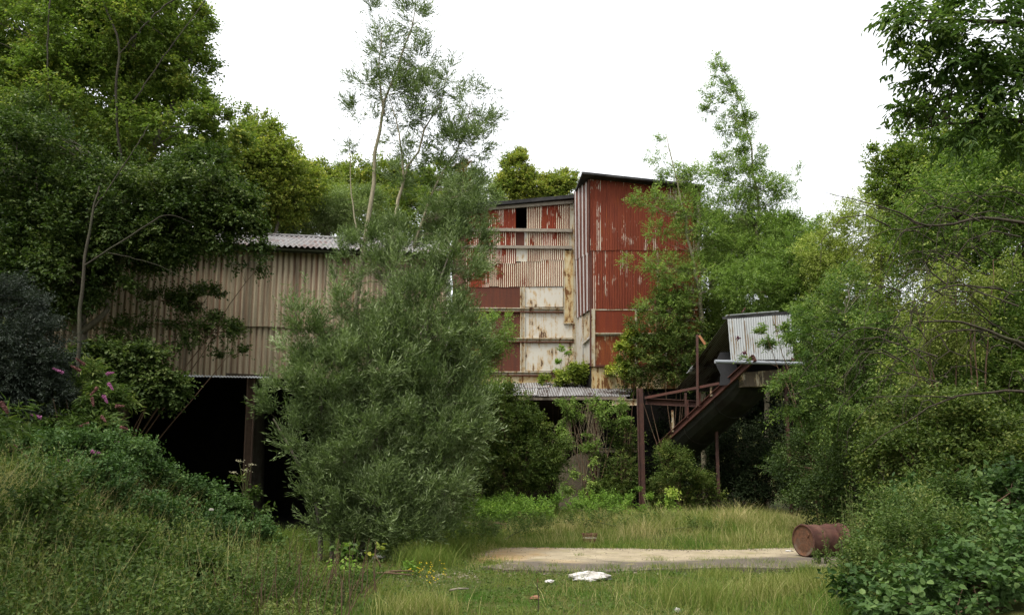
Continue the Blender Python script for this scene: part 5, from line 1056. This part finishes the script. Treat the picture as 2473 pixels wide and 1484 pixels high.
# ------------------------------------------------------------------ the right bank
wood('full green tree closing the gaps behind the bare boughs', [(2400, 640, 22, 110, 120), (2450, 500, 22, 110, 130), (2430, 820, 22, 120, 150), (2260, 900, 22, 130, 110)], 5200, 'birch', 22, (2400, 560), .08, .055, shift=-.1)
ASH = dict(ang=58, pair=True, big=True, curl=.15)
plant('ash_tree', 'near ash hanging its long feathered leaves into the upper corner', 'ash tree',
      [(2380, 90, 8.5, 150, 110), (2230, 60, 8.5, 90, 70), (2440, 230, 8.4, 110, 90), (2290, 200, 8.5, 110, 75), (2180, 40, 8.5, 60, 45, 0, .6), (2190, 165, 8.5, 40, 28, 0, .6), (2215, 285, 8.5, 60, 30, 0, .8), (2330, 300, 8.4, 90, 45), (2165, 245, 8.5, 24, 20, 0, .4), (2160, 320, 8.5, 26, 18, 0, .35), (2440, 330, 8.3, 70, 60)],
      [[(2900, 1300, 7.5, .11), (2850, 500, 8, .09), (2700, 100, 8.3, .05), (2500, 60, 8.5, .04), (2330, 50, 8.5, .018), (2200, 50, 8.5, .006)], [(2860, 560, 8, .07), (2600, 330, 8.3, .04), (2440, 290, 8.4, .025), (2300, 300, 8.5, .012), (2200, 310, 8.5, .005)]],
      820, 11, .085, .031, L['ash'], B['dark'], .27, inner=.1, per_clump=7, maxb=140, r0=.011, up=.05, shift=.02, droop=.45, **{k: v for k, v in ASH.items()})
plant('elder_tree', 'green tree with long dark bare boughs arching towards the conveyor', 'tree',
      [(2330, 520, 16, 190, 130), (2430, 420, 16, 130, 130), (2230, 650, 16.5, 110, 90, 0, .3), (2400, 720, 16, 150, 150, 0, .8), (2180, 800, 16.5, 130, 100, 0, .4), (2330, 900, 16, 180, 120), (2450, 900, 15.6, 110, 180)],
      [[(2520, 1200, 15.5, .16), (2500, 900, 15.6, .13), (2480, 560, 15.8, .07), (2430, 400, 16, .03)], [(2500, 700, 15.7, .08), (2400, 600, 15.9, .04), (2300, 520, 16, .02)]],
      9500, 9, .065, .034, L['eldertree'], B['dark'], .34, inner=.2, maxb=200, per_clump=16, shift=.05,
      limbs=([(2560, 560, 13, 0.0340), (2400, 525, 13, 0.0245), (2250, 545, 13, 0.0177), (2150, 505, 13, 0.0122), (1995, 465, 13, 0.0041)], [(2250, 545, 13, 0.0150), (2180, 560, 13, 0.0095), (2140, 640, 13, 0.0041)], [(2220, 545, 13, 0.0095), (2160, 515, 13, 0.0068), (2030, 480, 13, 0.0027)],
             [(2560, 870, 11, 0.0340), (2440, 820, 11, 0.0245), (2330, 780, 11, 0.0163), (2220, 775, 11, 0.0082)], [(2400, 800, 11, 0.0150), (2290, 800, 11, 0.0095), (2210, 850, 11, 0.0041)],
             [(2560, 955, 11.5, 0.0238), (2420, 945, 11.5, 0.0177), (2300, 960, 11.5, 0.0136), (2200, 1010, 11.5, 0.0082), (2080, 1090, 11.5, 0.0034)], [(2300, 960, 11.5, 0.0095), (2200, 955, 11.5, 0.0068), (2090, 960, 11.5, 0.0034)],
             [(2210, 820, 12, 0.0068), (2080, 790, 12.5, 0.0082), (2010, 830, 13, 0.0082), (1940, 900, 13.4, 0.0054), (1905, 960, 13.5, 0.0027)], [(2420, 700, 14, 0.0204), (2300, 690, 14, 0.0136), (2210, 740, 14, 0.0068), (2190, 840, 14, 0.0027)]))
tw = []
for k in range(110):
    a = P(rng.uniform(2150, 2520), rng.uniform(480, 1000), rng.uniform(12.2, 14.2)); l_ = rng.uniform(.5, 1.7); d = np.array([-rng.uniform(.3, 1), rng.normal(0, .2), rng.uniform(-.1, .35)]) * l_
    tw.append([a, a + d * .35 + UP * .10 * l_, a + d * .7 + UP * .02, a + d - UP * .30 * l_, a + d * 1.05 - UP * .62 * l_])
v, f = tube_np(np.array(tw), np.tile([.011, .008, .006, .004, .002], (110, 1)) * rng.uniform(.6, 1.4, (110, 1)), 4)
mk('twigs', v, f, B['dark'], bpy.data.objects['elder_tree'])
plant('young_ash', 'young ash spreading light green feathered leaves in front of the conveyor', 'ash tree',
      [(1960, 850, 17, 55, 60), (1910, 950, 17, 65, 45), (1890, 1010, 17, 55, 24, 0, .7), (1935, 790, 17.3, 40, 55, 0, .8), (2030, 930, 17, 90, 90), (2000, 760, 17.5, 70, 70), (2090, 850, 17, 110, 100), (2150, 960, 16.5, 110, 100), (1990, 1020, 17, 80, 40), (2040, 690, 18, 70, 50, 0, .7)],
      [[(2130, 1230, 17, .07), (2120, 1050, 17, .06), (2090, 900, 17, .045), (2040, 760, 17.2, .02)], [(2110, 1000, 17, .035), (2000, 930, 17, .018), (1900, 960, 17, .007)], [(2115, 1050, 17, .035), (2190, 950, 16.8, .02)]],
      4600, 9, .065, .026, L['ash'], B['grey'], .24, up=.05, inner=.2, per_clump=16, droop=.35, ang=58, pair=True, maxb=130, shift=.14)
bush('hanging_climber', 'pale yellowish climber trailing from the boughs above the thicket', 'climber', [(2300, 690, 14.6, 75, 60), (2240, 790, 14.8, 70, 60), (2330, 800, 14.6, 60, 50), (2200, 880, 15, 60, 40, 0, .6), (2380, 640, 14.6, 50, 40, 0, .6)], 1050, L['paleshrub'], .05, .03, 10, .35, base=P(2330, 1180, 14.6), shift=-.16, up=-.35, droop=.4, per_clump=14)
eb = bush('elderberry', 'elder sprig with long leaves and dark red berry clusters over the white box', 'elder', [(1850, 825, 22, 30, 38, .5), (1885, 800, 22, 30, 40, .4), (1815, 850, 22, 18, 14, .3, .5)], 150, L['ash'], .10, .036, 8, .25, stems=2, base=P(1985, 1180, 22), shift=.15, big=True)
for (px, py) in ((1783, 816), (1798, 852)):
    q = P(px, py, 21.8); v = []; f = []; m = MB()
    for k in range(26): c = q + rng.normal(0, .026, 3) * [1.3, 1, .8]; m.tube([c - UP * .014, c, c + UP * .014], [.007, .018, .007], 5, cap=False)
    m.build('berries', M['berry'], eb)
bush('thicket_bush', 'dark thicket under the ash beyond the oil drum', 'thicket', [(1960, 1120, 22, 80, 90), (2060, 1140, 20, 90, 90), (2000, 1200, 19.5, 90, 60), (2090, 1060, 19, 80, 60)], 4600, L['darktree'], .06, .036, 9, .32, shift=-.1, inner=.3)
bush('thicket_bush', 'shaded thicket on the bank behind the near brambles', 'thicket', [(2200, 1120, 13, 110, 80), (2320, 1060, 12.5, 110, 110), (2420, 1120, 12, 110, 110), (2180, 1010, 13.5, 80, 60), (2260, 1200, 12, 100, 60)], 6200, L['thicket'], .06, .032, 9, .32, inner=.3, shift=.02)
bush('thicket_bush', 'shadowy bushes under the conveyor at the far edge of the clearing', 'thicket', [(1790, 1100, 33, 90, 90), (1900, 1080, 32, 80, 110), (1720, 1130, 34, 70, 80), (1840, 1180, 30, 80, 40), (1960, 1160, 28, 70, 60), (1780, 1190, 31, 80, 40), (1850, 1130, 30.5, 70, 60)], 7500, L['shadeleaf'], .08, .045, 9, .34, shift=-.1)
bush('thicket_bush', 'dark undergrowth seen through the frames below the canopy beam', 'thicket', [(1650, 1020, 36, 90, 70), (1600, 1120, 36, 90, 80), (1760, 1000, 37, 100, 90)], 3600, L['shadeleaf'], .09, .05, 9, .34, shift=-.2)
for k, (lb, lo, n2) in enumerate((
   ('large leaved bramble filling the lower corner nearest the viewer', [(2380, 1400, 7.8, 150, 60), (2290, 1450, 7.4, 150, 50), (2460, 1330, 8.2, 90, 70), (2200, 1480, 7.2, 110, 40), (2130, 1440, 8.4, 70, 50, 0, .6), (2400, 1290, 9, 80, 50, 0, .7)], 900),
   ('large leaved bramble arching between the oil drum and the thicket', [(2260, 1290, 10.2, 110, 60), (2170, 1350, 10, 75, 50, 0, .8), (2360, 1220, 10.6, 90, 60), (2200, 1230, 11, 70, 50, 0, .8), (2450, 1200, 10, 70, 60), (2300, 1370, 9.2, 100, 50)], 1250))):
    bush('near_bramble', lb, 'bramble', lo, n2, L['bramble'], .07, .05, 7, .26, shift=.06 - .02 * k, inner=.1, clump=.45, stems=12, big=True, droop=.3, per_clump=9, up=.5)
bush('weed_clump', 'fine leaved weeds mixed through the near brambles in the corner', 'weeds', [(2250, 1340, 9, 150, 80), (2400, 1400, 8.4, 130, 80), (2120, 1400, 9, 80, 60), (2330, 1240, 10.4, 130, 70), (2200, 1280, 10, 110, 70)], 3200, L['herb'], .042, .019, 14, .3, shift=.08, inner=.1, up=1.1, bark=B['green'], clump=.4)
# upright weeds beside the drum
for k, (px, py, Y_, h_) in enumerate(((1985, 1355, 14.4, .32), (2035, 1362, 14.4, .6), (2050, 1352, 14.6, .85), (2075, 1365, 13.8, .8), (2105, 1380, 12.9, 1.05), (2040, 1390, 12.9, .4), (2085, 1335, 15.6, 1.2), (2060, 1330, 16.6, 1.3), (2120, 1350, 12.8, 1.4))):
    g_ = P(px, py, Y_); g_[2] = float(height(g_[0], g_[1])); t_ = thing('upright_weed', 'upright leafy weed among those crowding round the buried end of the oil drum', 'weed', g_, 'upright weeds crowding round the oil drum')
    n = 9; bs_ = g_ + rng.normal(0, .09, (n, 3)) * [1, 1, 0]; ax = unit(UP + rng.normal(0, .12, (n, 3))); hh = h_ * rng.uniform(.6, 1.05, n)
    vv, ff = tube_np(np.stack([bs_, bs_ + ax * hh[:, None] * .5, bs_ + ax * hh[:, None]], 1), np.full((n, 3), .004), 4); mk('stem', vv, ff, B['green'], t_)
    v, f, t = leaves(bs_, ax, hh, 30, .055, .024, np.full(n, .45), ang=60, droop=.1, pair=True); mk('foliage', v, f, L['herb'], t_, face_attr={'tint': t})

# ------------------------------------------------------------------ flowers and stalks in the grass
def flower_plant(px, py, h_, n, label, mat='yellow', z=.0, grp=None, r_=.010, spread=.12, name='yellow_ragwort'):
    g_ = G(px, py, z); t_ = thing(name, label, 'flower', g_, grp); m = MB(); s = MB()
    for k in range(n):
        b = g_ + np.r_[rng.normal(0, spread * .5, 2), 0]; e = b + np.r_[rng.normal(0, spread * .6, 2), h_ * rng.uniform(.7, 1.1)]
        s.tube([b, (b + e) / 2, e], [.003, .003, .002], 4, cap=False)
        for q in range(3):
            c = e + rng.normal(0, .02, 3); m.tube([c - UP * .004, c, c + UP * .005], [.003, r_, .002], 6)
    s.build('stem', B['green'], t_); m.build('flower_head', M[mat], t_)
for (px, py, lb) in ((1000, 1385, 'small yellow flowers just below the willow bush'), (1052, 1392, 'small yellow flowers on the bare strip before the grass'), (1045, 1408, 'brighter yellow flower clump low in the green grass'), (1040, 1372, 'yellow flowers at the skirt of the willow bush')):
    flower_plant(px, py + 14, .16, 5, lb)
for (px, py) in ((1420, 1262), (1450, 1268), (1495, 1262), (1640, 1262), (1700, 1270), (1592, 1256)):
    flower_plant(px, py + 18, .35, 6, 'yellow flowered weed scattered in the far tall grass', grp='yellow flowers scattered in the far grass', spread=.16)
for (px, py, h_, lb) in ((1299, 1484, .36, 'single dark dry stalk standing near the broken brick'), (1128 - 300, 1470, .34, 'leaning dry brown stalk in the bright green grass'), (2042, 1470, .8, 'tall dry stalk in the grass by the near bramble')):
    g_ = G(px, py, .0); t_ = thing('dry_stalk', lb, 'stalk', g_); m = MB(); m.tube([g_, g_ + UP * h_ * .5 + [.01, 0, 0], g_ + UP * h_ + [-.01, 0, 0]], [.007, .006, .004], 5); m.build('stem', B['dark'], t_)
    m = MB(); m.tube([g_ + UP * h_, g_ + UP * (h_ + .04)], [.008, .003], 5); m.build('seed_head', M['brownseed'], t_)
n = 90; g_ = np.stack([rng.uniform(-3.2, -1.7, n), rng.uniform(8.6, 11.5, n), np.zeros(n)], 1); g_[:, 2] = height(g_[:, 0], g_[:, 1])
e = g_ + np.stack([rng.normal(.1, .12, n), rng.normal(0, .1, n), rng.uniform(.3, .8, n)], 1)
v, f = tube_np(np.stack([g_, (g_ + e) / 2 + rng.normal(0, .02, (n, 3)), e], 1), np.tile([.005, .004, .002], (n, 1)), 4); tag(mk('dead_stems', v, f, B['twig']), kind='stuff')
bush('sycamore_seedling', 'large leaved sycamore seedling at the foot of the willow bush', 'sapling', [(815, 1328, 14, 36, 20, .3), (840, 1350, 13.8, 24, 14, .2)], 26, L['ash'], .11, .10, 5, .2, stems=4, big=True, shift=.1)
bush('sycamore_seedling', 'low leafy seedlings spreading along the edge of the lawn under the willow', 'sapling', [(850, 1372, 13.2, 60, 12, .3), (985, 1385, 12.9, 26, 10, .2)], 60, L['fern'], .06, .05, 6, .18, stems=5, big=True)
bush('yellowing_vine', 'yellowing drooping leaves hanging low under the willow bush', 'climber', [(910, 1335, 13.8, 8, 14, .1), (916, 1365, 13.7, 10, 16, .1)], 7, L['maple'], .1, .08, 5, .14, stems=2, big=True, shift=.1)
hw = bush('hogweed', 'tall hogweed stalks with cream umbels against the dark shed opening', 'hogweed', [(590, 1190, 15.5, 14, 34, .2), (615, 1222, 15.5, 20, 18, .2)], 46, L['herb'], .09, .05, 7, .22, stems=4, up=.8, bark=B['green'])
for (px, py) in ((578, 1112), (566, 1140), (596, 1135), (606, 1122)):
    m = MB(); q = P(px, py, 15.4)
    for k in range(14): c = q + rng.normal(0, .045, 3) * [1, 1, .3]; m.tube([c - UP * .004, c + UP * .006], [.014, .005], 6)
    m.build('umbel', M['creamflower'], hw); m = MB(); m.tube([q - UP * .01, q + (P(592, 1200, 15.5) - q) * .5 , P(592, 1200, 15.5)], [.006, .008, .01], 5); m.build('stalk', B['green'], hw)

wood('dense tree beyond the edge of the view on the bramble side', [(2650, 600, 20, 160, 260), (2800, 800, 20, 180, 260), (2620, 950, 20, 140, 160)], 5200, 'limetree', 20, (2700, 500), .11, .08)
wood('dense tree further along the bramble side, beyond the edge of the view', [(2950, 500, 26, 230, 300), (3100, 850, 26, 230, 260)], 4200, 'darktree', 26, (3000, 400), .14, .1)
wood('dense tree beyond the edge of the view on the shed side', [(-220, 500, 21, 200, 300), (-350, 850, 21, 220, 240)], 4600, 'darktree', 21, (-250, 400), .12, .09)
bush('gap_shrub', 'shrub growing in the narrow gap between the shed and the mill', 'shrub', [(1105, 950, 26, 50, 110), (1110, 1100, 26, 60, 90), (1095, 780, 27, 36, 90)], 2200, L['thicket'], .08, .045, 10, .34)

# ------------------------------------------------------------------ unseen wood round the clearing, added to shade the bank and foreground
for (x, y, z, rr, hh, lb) in ((-11.5, 3.5, 8.5, 4.6, 4.2, 'unseen broad tree added beside the photographer to shade the weedy bank'), (-4.5, -7, 9.5, 5.2, 4.4, 'unseen broad tree added for shade behind the photographer, over the bank side'),
                              (5.5, -7.5, 9.5, 5.2, 4.4, 'unseen broad tree added for shade behind the photographer, over the bramble side'), (13.0, 3.0, 9, 4.6, 4.4, 'unseen broad tree added for shade over the brambles beside the photographer')):
    b_ = np.array([x, y, float(height(x, y)) - .1]); c_ = np.array([x, y, z])
    plant('shade_tree', lb, 'tree', [(c_, np.array([rr, rr, hh]), 1.0), (c_ + [1.2, .6, 2.5], np.array([rr * .7, rr * .7, hh * .6]), .6)], [], 2600, 8, .26, .2, L['darktree'], B['grey'], .7,
          world_trunks=[(np.array([b_, b_ * .5 + c_ * .5, c_]), np.array([.28, .2, .1]))], inner=.4, maxb=40)
